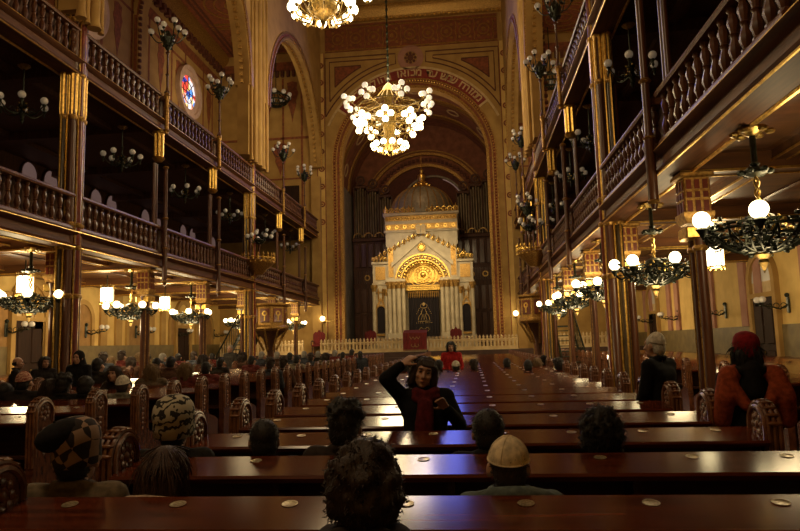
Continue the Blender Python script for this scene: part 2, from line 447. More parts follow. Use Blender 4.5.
for k in range(40): mb.sphere((-5.9+k*.3, Y0-.17, 22.1), .09, 6, 4)
mb.build('cornice_bead', W['gold'], we)
# aisle ends of the end wall
for sd in (-1, 1):
    mb = MB(); mb.box(min(sd*6.4, sd*OX), max(sd*6.4, sd*OX), Y0-.03, Y0, 19.1, 19.7); mb.box(min(sd*6.4, sd*OX), max(sd*6.4, sd*OX), Y0-.03, Y0, 14.6, 14.75); mb.box(min(sd*6.4, sd*OX), max(sd*6.4, sd*OX), Y0-.03, Y0, 12.0, 12.1)
    for x in (7.0, 8.2, 10.4): mb.box(sd*x-.06, sd*x+.06, Y0-.03, Y0, 9.2, 18.6)
    pts = [(0,0),(.42,-.1),(.36,-.5),(.5,-.75),(.3,-1.25),(.34,-1.5),(.1,-2.2),(0,-2.7),(-.1,-2.2),(-.34,-1.5),(-.3,-1.25),(-.5,-.75),(-.36,-.5),(-.42,-.1)]
    for x in (7.6, 9.2): mb.prism([(sd*x+u*.8, 18.4+v) for u, v in pts], Y0-.03, Y0)
    mb.prism([(sd*8.4+u, 14.4+v*.8) for u, v in pts], Y0-.03, Y0)
    mb.build('painted_panel', W['rust'], we)
    mb = MB()
    for k in range(16): x = 6.4+k*.36; mb.box(sd*x-.09, sd*x+.09, Y0-.2, Y0, 18.7, 19.1)
    mb.build('dentil', W['rustd'], we)
    # door on gallery level of the end wall
    mb = MB(); mb.arc((sd*7.7, 4.2), .0, .5, 0, pi, Y0-.04, Y0, 12); mb.box(sd*7.7-.5, sd*7.7+.5, Y0-.04, Y0, 9.3, 11.6); mb.build('gallery_doorway', W['door'], we)

# nave ceiling, aisle ceilings
mb = MB(); mb.box(-6.6, 6.6, YB, YE+1, CEIL, CEIL+.3)
cn = struct('ceiling_nave', mb, W['ochre2'])
mb = MB()
for y in ST: mb.box(-6, 6, y-.35, y+.35, CEIL-.18, CEIL)
mb.build('painted_beam', W['rust'], cn)
for sd, nm in ((-1, 'left'), (1, 'right')):
    a, b = (-OX-.3, -6.3) if sd < 0 else (6.3, OX+.3)
    mb = MB(); mb.box(a, b, YB, YE+.5, ACEIL, ACEIL+.3); c = struct('ceiling_upper_'+nm, mb, W['rust'])
    mb = MB()
    for y in ST:
        for r0, r1 in ((1.5, 1.62), (1.0, 1.08), (.4, .5)): mb.arc((sd*9.2, y+2.1), r0, r1, 0, 2*pi, ACEIL-.03, ACEIL, 28, 'z')
        for d in (1.8, 1.95): 
            mb.box(sd*9.2-2.2, sd*9.2+2.2, y+2.1-d, y+2.1-d+.08, ACEIL-.03, ACEIL)
            mb.box(sd*9.2-2.2, sd*9.2+2.2, y+2.1+d, y+2.1+d+.08, ACEIL-.03, ACEIL)
    mb.build('painted_ring', W['golddull'], c)
    mb = MB()
    for q in (7.0, 7.25, 11.1, 11.4): mb.box(sd*q-.06, sd*q+.06, YB, YE, ACEIL-.04, ACEIL)
    mb.build('painted_border', W['rustd'], c)
# colonnade arcades above the galleries and transverse arches
AB = [(2.2, 13.7), (14.7, 25.7), (28.5, 38.95)]
for sd, nm in ((-1, 'left'), (1, 'right')):
    mb = MB(); a, b = sd*5.75, sd*6.4; a, b = min(a, b), max(a, b)
    for y0, y1 in AB: mb.archwall(y0, y1, 12.6, CEIL, a, b, None, 'x', 36)
    for y0, y1 in ((YB, AB[0][0]), (AB[0][1], AB[1][0]), (AB[1][1], AB[2][0]), (AB[2][1], YE)): mb.box(a, b, y0, y1, 12.6, CEIL)
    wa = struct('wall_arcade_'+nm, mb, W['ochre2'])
    mb = MB()
    for y0, y1 in AB:
        R = (y1-y0)/2
        for r, d in ((R+.06, .08), (R+.3, .05)):
            for t in ((sd*5.75-.0), ):
                mb.arc(((y0+y1)/2, 12.6), r, r+.1, 0, pi, min(t, t-sd*d), max(t, t-sd*d), 36, 'x')
        for k in range(60):
            an = pi*(k+.5)/60; mb.cbox((sd*6.075, (y0+y1)/2+(R-.04)*cos(an), 12.6+(R-.04)*sin(an)), (.14, .14, .14))
    mb.build('arch_moulding', W['golddull'], wa)
    mb = MB()
    for y0, y1 in AB:
        R = (y1-y0)/2; mb.arc(((y0+y1)/2, 12.6), R+.08, R+.28, 0, pi, min(sd*5.75, sd*5.72), max(sd*5.75, sd*5.72), 36, 'x')
    mb.build('arch_painted_band', W['rust'], wa)
    # pier blocks at the major stations
    mb = MB()
    for y0, y1 in ((1.0, 2.2), (13.7, 14.7), (25.7, 28.5)):
        mb.box(a+.12, b-.05, y0, y1, 9.6, 12.6)
    mb.box(a+.05, b-.05, 38.85, YE, 0, 12)
    mb.build('pier_core', W['ochre2'], wa)
    mb = MB()
    for y in (14.2, 26.8):
        for k, (dy, r) in enumerate(((-.9, .07), (-.45, .1), (-.2, .06), (.1, .13), (.4, .06), (.65, .1), (1.2, .07))):
            if y < 20 and abs(dy) > .5: continue
            mb.lathe([(r*1.3, 9.4), (r, 9.6), (r, 17.2), (r*1.1, 17.3), (r, 17.4), (r, 22.6), (r*1.8, CEIL)], 10, (sd*5.74, y+dy, 0))
    mb.build('pier_shaft', W['ochre2'], wa)
    # transverse arches across the aisle
    mb = MB()
    for y in (14.2, 28.6):
        p, q = (-12.0, -6.7) if sd < 0 else (6.7, 12.0)
        mb.archwall(p, q, 17.5, ACEIL, y-.38, y+.38, None, 'y', 28)
        mb.box(min(sd*12.0, sd*OX), max(sd*12.0, sd*OX), y-.38, y+.38, 8.6, ACEIL)
        mb.box(min(sd*6.4, sd*6.7), max(sd*6.4, sd*6.7), y-.38, y+.38, 9.6, ACEIL)
    wt = struct('wall_transverse_arch_'+nm, mb, W['ochre2'])
    mb = MB()
    for y in (14.2, 28.6):
        c = sd*9.35
        for k in range(34):
            an = pi*(k+.5)/34; mb.cbox((c+2.6*cos(an), y-.4, 17.5+2.6*sin(an)), (.14, .12, .14))
        for k in range(26):
            for e in (-2.6, 2.6): mb.cbox((c+e, y-.4, 9.8+k*.3), (.14, .12, .14))
    mb.build('arch_dentil', W['rustd'], wt)
    # dark band edges on arch
    mb = MB()
    for y in (14.2, 28.6):
        for e in (-2.9, 2.74): mb.box(sd*9.35+e, sd*9.35+e+.16, y-.41, y-.37, 9.4, 17.5)
        mb.arc((sd*9.35, 17.5), 2.68, 2.78, 0, pi, y-.41, y-.37, 28)
    mb.build('arch_painted_band', W['rust'], wt)

# galleries: deck + ceiling below, fascia at the front
for sd, nm in ((-1, 'left'), (1, 'right')):
    for lv, (z0, zr) in (('lower', (GB, GR)), ('upper', (UB, UR))):
        a, b = (-OX, -6.2) if sd < 0 else (6.2, OX)
        mb = MB(); mb.box(a, b, YB, YE, z0+.24, z0+.42)
        c = struct('ceiling_%s_gallery_%s' % (lv, nm), mb, W['soffit'] if lv == 'lower' else W['darkwood'])
        mb = MB()
        for y in ST + [39.2]: mb.box(a, b, y-.16, y+.16, z0-.02, z0+.25)
        for x in (7.6, 10.9): mb.box(sd*x-.1, sd*x+.1, YB, YE, z0+.1, z0+.25)
        mb.build('beam', W['soffit'] if lv == 'lower' else W['darkwood'], c)
        if lv == 'lower':
            mb = MB()
            for y in ST + [39.2]:
                for e in (-.17, .17): mb.box(a, b, y+e-.012, y+e+.012, z0-.035, z0+.0)
            for x in (7.6, 10.9):
                for e in (-.11, .11): mb.box(sd*x+e-.012, sd*x+e+.012, YB, YE, z0+.08, z0+.11)
            mb.build('gilt_fillet', W['gold'], c)
            mb = MB()
            for y in ST: 
                for x in (6.9, 9.25, 11.6):
                    mb.bbox(sd*x-.42, sd*x+.42, y+.5, y+3.7, z0+.18, z0+.25, .04)
            mb.build('coffer_panel', W['soffit'], c)
        # fascia profile
        X = lambda o: sd*(NX-o)
        prof = [(X(-.3), z0), (X(.16), z0), (X(.19), z0+.05), (X(.12), z0+.08), (X(.10), z0+.26), (X(.17), z0+.29), (X(.22), z0+.34), (X(.14), z0+.39), (X(.10), z0+.44), (X(-.1), z0+.46), (X(-.3), z0+.46)]
        mb = MB(); mb.sweep(prof, [YB, YE])
        f = struct('trim_%s_gallery_fascia_%s' % (lv, nm), mb, W['gal'])
        mb = MB()
        for (o, z) in ((.165, z0-.004), (.2, z0+.35)): mb.tube([(X(o), YB, z), (X(o), YE, z)], .018, 6)
        mb.tube([(X(-.29), YB, z0-.01), (X(-.29), YE, z0-.01)], .03, 6)
        mb.build('gilt_fillet', W['gold'], f)

# apse behind the great arch
mb = MB()
HX = 5.6
mb.box(-HX-.4, -HX, YE+.9, 50, 0, 13.2); mb.box(HX, HX+.4, YE+.9, 50, 0, 13.2)
sw = struct('wall_apse_sides', mb, W['bluegrey'])
mb = MB(); mb.arc((0, 13.0), HX, HX+.3, 0, pi, YE+.9, 50.4, 40); vv = struct('ceiling_apse_vault', mb, W['vault'])
mb = MB()
for y in (41.2, 44.5, 47.6):
    mb.arc((0, 13.0), HX-.12, HX+.02, 0, pi, y-.3, y+.3, 40)
mb.build('vault_rib', W['golddull'], vv)
mb = MB()
for y in (42.8, 46):
    for k in range(7):
        a = pi*(k+.5)/7; c = (HX-.02)
        m0 = len(mb.v); mb.arc((0, 0), .35, .5, 0, 2*pi, -.02, .02, 18, 'z')
        Rm = Matrix.Translation((c*cos(a), y, 13+c*sin(a))) @ Matrix.Rotation(pi/2-a, 4, 'Y')
        mb.xf(Rm, m0)
mb.build('vault_medallion', W['cream'], vv)
mb = MB(); mb.box(-HX-.4, HX+.4, 50, 50.4, 0, 19)
wb = struct('wall_apse_back', mb, W['vault'])
mb = MB()
for r0, r1, d in ((4.55, 4.75, .3), (3.62, 3.85, .3), (4.9, 5.0, .15)): mb.arc((0, 11.6), r0, r1, 0, pi, 50-d, 50, 44)
mb.build('arch_ring', W['golddull'], wb)
mb = MB()
for k in range(40):
    a = pi*(k+.5)/40; mb.cbox((4.2*cos(a), 49.9, 11.6+4.2*sin(a)), (.22, .2, .22))
mb.build('arch_dentil', W['rustd'], wb)
mb = MB()
mb.arc((0, 11.6), 0, 3.6, 0, pi, 49.96, 50.02, 30); mb.build('lunette_panel', W['rustd'], wb)
# round window rim glimpsed behind the dome
wn = MB().arc((.6, 11.9), 2.45, 2.6, 0, 2*pi, 49.7, 49.96, 40).build('window_1', W['greyst'], kind='structure')
MB().arc((.6, 11.9), .02, 2.45, 0, 2*pi, 49.9, 49.95, 30).build('window_pane', W['rustd'], wn)
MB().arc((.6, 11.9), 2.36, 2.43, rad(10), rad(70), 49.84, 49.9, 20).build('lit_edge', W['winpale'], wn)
# violet-lit side window of the apse
wv = MB().box(-HX-.02, -HX+.04, 42.6, 44.2, 7.6, 12.4).build('window_2', W['bluegrey'], kind='structure')
pts = [(43.4+.55*cos(pi*i/12), 11.4+.55*sin(pi*i/12)) for i in range(13)] + [(42.85, 8.0), (43.95, 8.0)]
MB().prism(pts, -HX+.03, -HX+.06, 'x').build('window_pane', W['violet'], wv)

# windows in the outer wall: arched pairs on the lower gallery, roses above
wi = 3
for j in range(-2, 5):
    for e in (0, 1.2):
        y = 21.2+4.2*j+e
        if y < 9 or y > 38: continue
        for sd in (-1,):
            x = sd*OX
            pts = [(y+.42*cos(pi*i/12), 7.93+.42*sin(pi*i/12)) for i in range(13)] + [(y-.42, 6.2), (y+.42, 6.2)]
            w = MB().prism(pts, x-.02, x+.05, 'x').build('window_%d' % wi, W['winpale'], kind='structure'); wi += 1
            mb = MB(); mb.arc((y, 7.93), .42, .47, 0, pi, x, x+.1, 14, 'x'); mb.box(x, x+.1, y-.52, y-.42, 6.1, 7.93); mb.box(x, x+.1, y+.42, y+.52, 6.1, 7.93); mb.box(x, x+.14, y-.56, y+.56, 6.05, 6.17)
            mb.build('window_frame', W['darkwood'], w)
for sd in (-1, 1):
    for y in (24.2, 34.2):
        x = sd*OX
        a, b = sorted((x, x-sd*.06))
        mb = MB(); mb.arc((0, 0), .01, .98, 0, 2*pi, a-x, b-x, 32, 'x')
        w = mb.build('window_%d' % wi, W['stained'], kind='structure'); wi += 1
        w.location = (x, y, 16.0)
        mb = MB(); a, b = sorted((0, -sd*.28)); mb.arc((0, 0), 1.26, 1.5, 0, 2*pi, a, b, 36, 'x'); a, b = sorted((0, -sd*.14)); mb.arc((0, 0), .95, 1.26, 0, 2*pi, a, b, 36, 'x')
        mb.build('window_frame', W['rose'], w)
        mb = MB(); a, b = sorted((-sd*.05, -sd*.09))
        for q in range(8): mb.ribbon([(.2*cos(q*pi/4), .2*sin(q*pi/4)), (.96*cos(q*pi/4), .96*sin(q*pi/4))], .035, a, b, 'x')
        mb.arc((0, 0), .17, .22, 0, 2*pi, a, b, 16, 'x'); mb.arc((0, 0), .58, .62, 0, 2*pi, a, b, 24, 'x')
        mb.build('window_tracery', W['rustd'], w)
# doors in the outer walls
di = 1
for sd, y in ((-1, 21.5), (-1, 33.9), (1, 21.7), (1, 34.3)):
    x = sd*OX; s = -sd
    def bx(o0, o1): return sorted((x+s*o0, x+s*o1))
    a, b = bx(0, .1)
    d = MB().box(a, b, y-.72, y+.72, 0, 2.75).build('door_%d' % di, W['door'], kind='structure'); di += 1
    a, b = bx(.08, .13); mb = MB()
    for e in (-.36, .36):
        for z0, z1 in ((.3, 1.1), (1.3, 2.5)): mb.bbox(a, b, y+e-.26, y+e+.26, z0, z1, .02)
    mb.build('door_panel', W['door'], d)
    a, b = bx(0, .16); mb = MB(); mb.arc((y, 3.25), .78, 1.0, 0, pi, a, b, 20, 'x')
    for e in (-1.0, .78): mb.box(a, b, y+e, y+e+.22, 0, 3.25)
    mb.box(a, b, y-.8, y+.8, 2.75, 2.9); mb.build('door_frame', W['ochre2'], d)
    a, b = bx(0, .06); MB().arc((y, 3.25), 0, .78, 0, pi, a, b, 18, 'x').build('fanlight', W['ochre'] if sd < 0 else W['globe'], d)
    a, b = bx(0, .055); MB().box(a, b, y-.78, y+.78, 2.9, 3.25).build('transom', W['cream'], d)
    a, b = bx(.1, .17); MB().sphere(((a+b)/2, y+.08, 1.05), .035, 8, 6).build('door_handle', W['brass'], d)
# ================================================================== COLUMNS
def gilt_box(mb, x, y, z0, z1, h=.185):
    """core of a box capital"""
    mb.bbox(x-h, x+h, y-h, y+h, z0+.12, z1-.08, .015)
    mb.bbox(x-h-.06, x+h+.06, y-h-.06, y+h+.06, z1-.09, z1, .02)
    mb.loft([[(x+sx*r, y+sy*r, z) for sx, sy in ((-1,-1),(1,-1),(1,1),(-1,1))] for r, z in ((.17, z0), (h+.03, z0+.1), (h+.03, z0+.16))])
def gilt_ornament(x, y, z0, z1, h=.185):
    mb = MB()
    for ax, s in (('x',-1),('x',1),('y',-1),('y',1)):
        for u in (-.115, 0, .115):
            for (za, zb) in ((z0+.2, z0+.38), (z0+.42, z1-.3), (z1-.26, z1-.12)):
                w = .036
                if ax == 'x': mb.cbox((x+s*(h+.005), y+u, (za+zb)/2), (.02, w*2, zb-za))
                else: mb.cbox((x+u, y+s*(h+.005), (za+zb)/2), (w*2, .02, zb-za))
    return mb
def base_mb(x, y, r, z=0):
    mb = MB(); mb.bbox(x-r*1.7, x+r*1.7, y-r*1.7, y+r*1.7, z, z+.25, .02)
    mb.lathe([(r*1.6, z+.25), (r*1.65, z+.3), (r*1.5, z+.36), (r*1.15, z+.4), (r*1.25, z+.46), (r*1.02, z+.55)], 14, (x, y, 0)); return mb
def column(sd, y, label, major, detail):
    s = sd; t = thing('clustered_pier' if major else 'iron_column', label, 'column', (sd*NX, y, 0), 0, ('left' if sd < 0 else 'right')+' colonnade')
    xo = s*.33           # lower shafts stand slightly behind the gallery front
    base_mb(xo, 0, .2).build('base', W['shaft'], t)
    for e in (-.12, .12):
        MB().lathe([(.082, .5), (.076, 1.5), (.074, 2.85), (.09, 2.9), (.074, 2.95), (.1, 3.2)], 12, (xo, e, 0)).build('shaft', W['shaft'], t)
    mb = MB()
    for e in (-.12, .12): mb.tube([(xo-s*.076, e, .55), (xo-s*.076, e, 3.2)], .014, 5); mb.lathe([(.095, 2.84), (.11, 2.88), (.095, 2.92)], 12, (xo, e, 0))
    mb.build('gilt_fillet', W['golddull'], t)
    mb = MB(); gilt_box(mb, xo, 0, 3.25, GB-.02); cp = mb.build('box_capital', W['golddull'], t)
    gilt_ornament(xo, 0, 3.2, GB-.02).build('red_inset', W['shaftred'], cp)
    MB().bbox(xo-.2, xo+.2, -.2, .2, 3.02, 3.2, .02).build('capital_neck', W['gold'], cp)
    # rods in front of the galleries
    def upper_cap(x, yy, z0, z1, r):
        mb = MB()
        for q in range(6):
            a = q*pi/3; mb.lathe([(r*.32, z0+.15), (r*.34, z1-.12), (r*.45, z1)], 6, (x+r*.75*cos(a), yy+r*.75*sin(a), 0))
        mb.lathe([(r*.7, z0), (r*1.25, z0+.1), (r*.9, z0+.16)], 12, (x, yy, 0)); mb.lathe([(r*1.0, z1-.06), (r*1.35, z1-.02), (r*1.35, z1+.02)], 12, (x, yy, 0))
        return mb
    if not major:
        xf = -s*.24
        MB().lathe([(.03, 3.5), (.075, 3.62), (.075, 4.55), (.085, 4.6), (.06, 4.68), (.058, 7.0), (.075, 7.05)], 10, (xf, 0, 0)).build('front_rod', W['shaft'], t)
        for e in (-.07, .07):
            MB().lathe([(.05, 5.3), (.05, 7.1), (.06, 7.2)], 10, (s*.1, e, 0)).build('gallery_shaft', W['shaft'], t)
        upper_cap(s*.0, 0, 7.25, 8.15, .15).build('gallery_capital', W['gold'], t)
        mb = MB(); mb.lathe([(.06, 8.1), (.06, 9.2), (.085, 9.25), (.085, 9.36), (.05, 9.42)], 10, (xf, 0, 0))
        for z in (3.62, 4.6, 5.5, 7.05, 8.2, 9.3): mb.lathe([(.065, z-.04), (.1, z), (.065, z+.04)], 10, (xf, 0, 0))
        mb.build('rod_collar', W['golddull'], t)
    else:
        k = 0
        for dx, dy, r, m in ((-.05, -.19, .085, 'shaft'), (-.11, 0, .095, 'shaftred'), (-.05, .19, .085, 'shaft'), (.13, -.25, .075, 'shaftgreen'), (.13, .25, .075, 'shaftgreen')):
            MB().lathe([(r*1.3, .0), (r*1.3, .5), (r, .6), (r, 11.4), (r*1.1, 11.6)], 12, (-s*(-dx), dy, 0)).build('tall_shaft', W[m], t)
        mb = MB()
        for dx, dy in ((-.04, -.095), (-.04, .095), (.14, -.34), (.14, .34), (-.14, -.11), (-.14, .11), (.03, -.27), (.03, .27)): mb.tube([(-s*(-dx), dy, .4), (-s*(-dx), dy, 11.5)], .022, 6)
        mb.cur = 1
        for z in (2.9, 4.02, 4.55, 7.1, 8.15, 9.5):
            for dx, dy, r in ((-.05, -.19, .085), (-.11, 0, .095), (-.05, .19, .085), (.13, -.25, .075), (.13, .25, .075)):
                mb.lathe([(r*1.05, z-.06), (r*1.35, z-.02), (r*1.35, z+.03), (r*1.05, z+.06)], 12, (-s*(-dx), dy, 0))
        mb.build('gilt_rod', [W['gold'], W['golddull']], t)
        mb = MB()
        for dx, dy in ((-.05, -.19), (-.11, 0), (-.05, .19), (.13, -.25), (.13, .25)):
            for q in range(5):
                a = q*2*pi/5; mb.lathe([(.02, 7.15), (.035, 7.3), (.035, 8.05), (.05, 8.15)], 6, (-s*(-dx)+.075*cos(a), dy+.075*sin(a), 0))
        mb.build('gallery_capital', W['gold'], t)
        for e in (-.1, .1):
            MB().lathe([(.07, 5.3), (.07, 7.2)], 10, (s*.25, e, 0)).build('gallery_shaft', W['shaft'], t)
    return t
for sd, nm in ((-1, 'left'), (1, 'right')):
    i = 0
    for y in ST[2:] if sd > 0 else ST[3:]:
        i += 1
        major = abs(y-14.2) < .1 or abs(y-26.8) < .1
        lab = ('wide polychrome clustered pier of the %s colonnade, %s' % (nm, 'nearer of its two' if y < 20 else 'farther of its two')) if major else \
              ('slim brown twin-shafted column with gilt box capital, %s along the %s colonnade' % (ORD(i-1), nm))
        column(sd, y, lab, major, True)

# ================================================================== BALUSTRADES
def baluster_mb(h):
    p = [(.028,0),(.045,.01),(.045,.07),(.03,.1),(.036,.13),(.055,.24),(.045,.34),(.026,.46),(.03,.5),(.042,.53),(.03,.56),(.034,.62),(.05,.72),(.044,.80),(.028,.88),(.045,.93),(.045,1.0)]
    return MB().lathe([(r*1.3, z*h) for r, z in p], 8)
bal_lo = None
HB = .66
meb = baluster_mb(HB).mesh('baluster'); meb.materials.append(W['balu'])
mec = MB().lathe([(.02,0),(.05,.012),(.05,.05),(.02,.062)], 8).mesh('baluster_cap'); mec.materials.append(W['golddull'])
for sd, nm in ((-1, 'left'), (1, 'right')):
    for lv, zr in (('lower', GR), ('upper', UR)):
        ys = ST + [YE-.1]
        bi = 0
        for a, b in zip(ys, ys[1:]):
            if (sd < 0 and b < 11) or (sd > 0 and b < 7): continue
            bi += 1
            lab = 'turned-baluster parapet of the %s %s gallery, %s bay from the camera' % (lv, nm, ORD(bi-1))
            t = thing('gallery_balustrade', lab, 'balustrade', (sd*(NX-.05), a, zr-.84), 0, 'parapet bays of the galleries')
            L = b-a; e = .14 if L > 3 else .1
            mb = MB(); mb.sweep([(-.1,.74),(-.12,.78),(-.1,.83),(-.04,.86),(.04,.86),(.1,.83),(.12,.78),(.1,.74)], [e, L-e]); mb.build('handrail', W['galrail'], t)
            mb = MB(); mb.sweep([(-.1,.0),(-.1,.05),(-.07,.09),(.07,.09),(.1,.05),(.1,.0)], [e, L-e]); mb.build('bottom_rail', W['galrail'], t)
            n = 14; near = (a < 26 if sd < 0 else a < 17)
            if near:
                for k in range(n):
                    o = link('baluster', meb, t); o.location = (0, e+(L-2*e)*(k+.5)/n, .085)
                    c = link('gilt_cap', mec, o); c.location = (0, 0, HB-.06)
            else:
                mb = MB()
                for k in range(n):
                    m0 = len(mb.v); bb = baluster_mb(HB); mb.add(bb.v, bb.f); mb.move((0, e+(L-2*e)*(k+.5)/n, .085), m0)
                mb.build('baluster_screen', W['balu'], t)
                mb = MB()
                for k in range(n): mb.lathe([(.02,0),(.05,.012),(.05,.05),(.02,.062)], 6, (0, e+(L-2*e)*(k+.5)/n, .085+HB-.06))
                mb.build('gilt_cap_row', W['golddull'], t)
            xa, xb = sorted((sd*.12, sd*.15)); MB().box(xa, xb, e, L-e, .0, .78).build('back_board', W['darkwood'], t)

# ================================================================== CHANDELIERS
def scroll(r0, z0, r1, z1, n=10):
    return [(r0+(r1-r0)*(k/n), z0+(z1-z0)*(k/n)**1.6 - .10*sin(pi*k/n)) for k in range(n+1)]
globe_me = {}
def globe_mesh(m, r):
    k = (m, r)
    if k not in globe_me:
        g = MB().sphere((0,0,0), r, 14, 10).mesh('globe'); g.materials.append(W[m]); globe_me[k] = g
    return globe_me[k]
def basket_chandelier(name, label, lit, group, n=6, R=.68, drop=1.18, loc=(0,0,0), gr=.1):
    """openwork iron bowl with globes on its rim, hanging from a ceiling rose at loc"""
    t = thing(name, label, 'chandelier', loc, 0, group)
    mb = MB(); mb.lathe([(.16, 0), (.17, -.03), (.1, -.07), (.05, -.1)], 12)
    for k in range(6): a = k*pi/3; mb.sphere((.19*cos(a), .19*sin(a), -.06), (.06,.06,.035), 6, 4)
    mb.build('ceiling_rose', W['brass'], t)
    z1 = -drop
    mb = MB(); mb.lathe([(.035, -.08), (.035, z1*.35), (.06, z1*.37), (.035, z1*.4)], 8); mb.build('stem', W['iron'], t)
    mb = MB()
    for q in range(2):
        mb.tube([(.022*cos(a+q*pi), .022*sin(a+q*pi), z1*.5+(z1*.85-z1*.5)*k/16) for k in range(17) for a in (k*.7,)], .016, 6)
    mb.build('twisted_rod', W['brass'], t)
    mb = MB(); mb.lathe([(.04, z1*.4), (.11, z1*.43), (.13, z1*.47), (.05, z1*.5)], 10)
    for k in range(6): a = k*pi/3; mb.sphere((.15*cos(a), .15*sin(a), z1*.45), (.05,.05,.04), 6, 4)
    mb.build('leaf_collar', W['iron'], t)
    # bowl of curved ribs, rings and leaves
    mb = MB(); zb = z1-.30
    for k in range(14):
        a = 2*pi*k/14
        pts = [(.06+.50*sin(u*pi/2), zb+.31*(1-cos(u*pi/2))) for u in [j/6 for j in range(7)]]
        mb.tube([(r*cos(a+.25*j/6), r*sin(a+.25*j/6), z) for j, (r, z) in enumerate(pts)], .014, 5)
        mb.tube([(r*cos(a-.25*j/6), r*sin(a-.25*j/6), z) for j, (r, z) in enumerate(pts)], .012, 5)
    for r, z in ((.56, zb+.31), (.49, zb+.17), (.29, zb+.05), (.57, zb+.26)):
        mb.tube([(r*cos(2*pi*k/24), r*sin(2*pi*k/24), z) for k in range(25)], .018, 5)
    rr = random.Random(3)
    for k in range(170):
        a = rr.random()*2*pi; u = rr.random()**.7; r = .08+.52*sin(u*pi/2); z = zb+.32*(1-cos(u*pi/2))+rr.uniform(-.03,.09)
        mb.sphere((r*cos(a), r*sin(a), z), (rr.uniform(.018,.042),)*2+(rr.uniform(.015,.035),), 6, 4)
    mb.lathe([(.05, z1*.85), (.16, z1*.9), (.2, z1-.02), (.12, z1-.1), (.07, z1-.2), (.09, zb+.02)], 10)
    mb.cur = 1
    for k in range(16):
        a = 2*pi*k/16; mb.sphere((.575*cos(a), .575*sin(a), zb+.29), .026, 6, 5); mb.sphere((.45*cos(a+.2), .45*sin(a+.2), zb+.11+.05*(k%3)), .018, 6, 5)
        if k % 2: mb.sphere((.3*cos(a), .3*sin(a), z1-.05), .035, 6, 5)
    for k in range(8):
        a = 2*pi*k/8; mb.tube([(.2*cos(a), .2*sin(a), z1+.12), (.26*cos(a+.2), .26*sin(a+.2), z1), (.22*cos(a), .22*sin(a), z1-.1)], .012, 5)
    mb.build('basket', [W['iron'], W['brass']], t)
    mb = MB(); mb.lathe([(.09, zb+.02), (.1, zb-.03), (.05, zb-.08), (.06, zb-.12), (.02, zb-.2), (.005, zb-.24)], 10); mb.build('finial', W['chbrass'], t)
    for k in range(n):
        a = 2*pi*(k+.35)/n
        mb = MB()
        pts = [(.46+(R-.46)*j/8, z1-.08-.1*sin(pi*j/8)) for j in range(9)]
        mb.tube([(r*cos(a), r*sin(a), z) for r, z in pts], .02, 6)
        mb.tube([((R-.1+.1*cos(q*.7))*cos(a), (R-.1+.1*cos(q*.7))*sin(a), z1-.16+.06*sin(q*.7)) for q in range(8)], .01, 5)
        mb.lathe([(.02, z1-.12), (.05, z1-.06), (.075, z1-.02), (.05, z1)], 10, (R*cos(a), R*sin(a), 0))
        ar = mb.build('arm', W['iron'], t)
        g = link('globe', globe_mesh('lit' if lit else 'globe', gr), ar); g.location = (R*cos(a), R*sin(a), z1+gr*.92)
    return t
def open_chandelier(name, label, group, loc):
    t = thing(name, label, 'chandelier', loc, 0, group)
    MB().lathe([(.13, .3), (.14, .27), (.05, .2)], 10).build('ceiling_rose', W['brass'], t)
    mb = MB(); mb.lathe([(.02, .3), (.02, -.3), (.05, -.33), (.02, -.37), (.02, -.55), (.07, -.6), (.1, -.68), (.05, -.75), (.08, -.84), (.05, -.9), (.03, -.96), (.05, -1.0), (.005, -1.1)], 10); mb.cur = 1
    for k in range(12): a = k*pi/6; mb.sphere((.1*cos(a), .1*sin(a), -.62-.08*(k % 3)), .022, 6, 5)
    mb.build('stem', [W['iron'], W['brass']], t)
    for k in range(6):
        a = 2*pi*(k+.2)/6; R = .5; mb = MB()
        mb.tube([((.05+(R-.05)*j/10)*cos(a), (.05+(R-.05)*j/10)*sin(a), -.82+.16*(j/10)**2-.1*sin(pi*j/10)) for j in range(11)], .014, 6)
        mb.tube([((.22+.07*cos(q*.8))*cos(a), (.22+.07*cos(q*.8))*sin(a), -.8+.07*sin(q*.8)) for q in range(8)], .009, 5)
        mb.lathe([(.008, -.82), (.03, -.78), (.02, -.72), (.05, -.67), (.03, -.65)], 8, (R*cos(a), R*sin(a), 0)); ar = mb.build('arm', W['iron'], t)
        g = link('globe', globe_mesh('globe', .085), ar); g.location = (R*cos(a), R*sin(a), -.57)
    return t
def plight(loc, power, r=.3, col=(1,.75,.39), name='lamp'):
    l = bpy.data.lights.new(name, 'POINT'); l.energy = power; l.color = col; l.shadow_soft_size = r
    o = bpy.data.objects.new(name, l); COL.objects.link(o); o.location = loc; return o
PA = 1.0
first = None
RL = [(1, 6.42, 7.9), (1, 6.36, 12.1), (1, 6.3, 16.3), (1, 6.3, 20.5), (1, 6.3, 24.7), (1, 6.9, 31.6), (1, 6.6, 35.4)]
LL = [(-1, -6.85, 13.9), (-1, -6.85, 18.4), (-1, -6.85, 22.6), (-1, -7.9, 30.6), (-1, -6.85, 32.9), (-1, -6.85, 36.4)]
for i, (sd, x, y) in enumerate(RL+LL):
    j = i if i < len(RL) else i-len(RL)
    lab = 'lit iron basket chandelier under the %s lower gallery, %s from the camera' % ('right' if sd > 0 else 'left', ORD(j) if j else 'nearest')
    lc = (x, y, GB)
    if first is None: first = basket_chandelier('basket_chandelier', lab, True, 'lit chandeliers under the lower galleries', loc=lc)
    else: dup(first, loc=lc, rz=i*.4, label=lab)
    if first is not None and i == 0: first.rotation_euler = (0, 0, rad(225.7))
    plight((x+sd*.0, y, GB-1.7), (24 if i == 0 else (26 if j == 0 else 44))*PA, .22, name='chandelier_light')
    plight((x+sd*.35, y, GB-.8), (34 if i == 0 else (55 if i == 1 else 95))*PA, .25, name='chandelier_light')
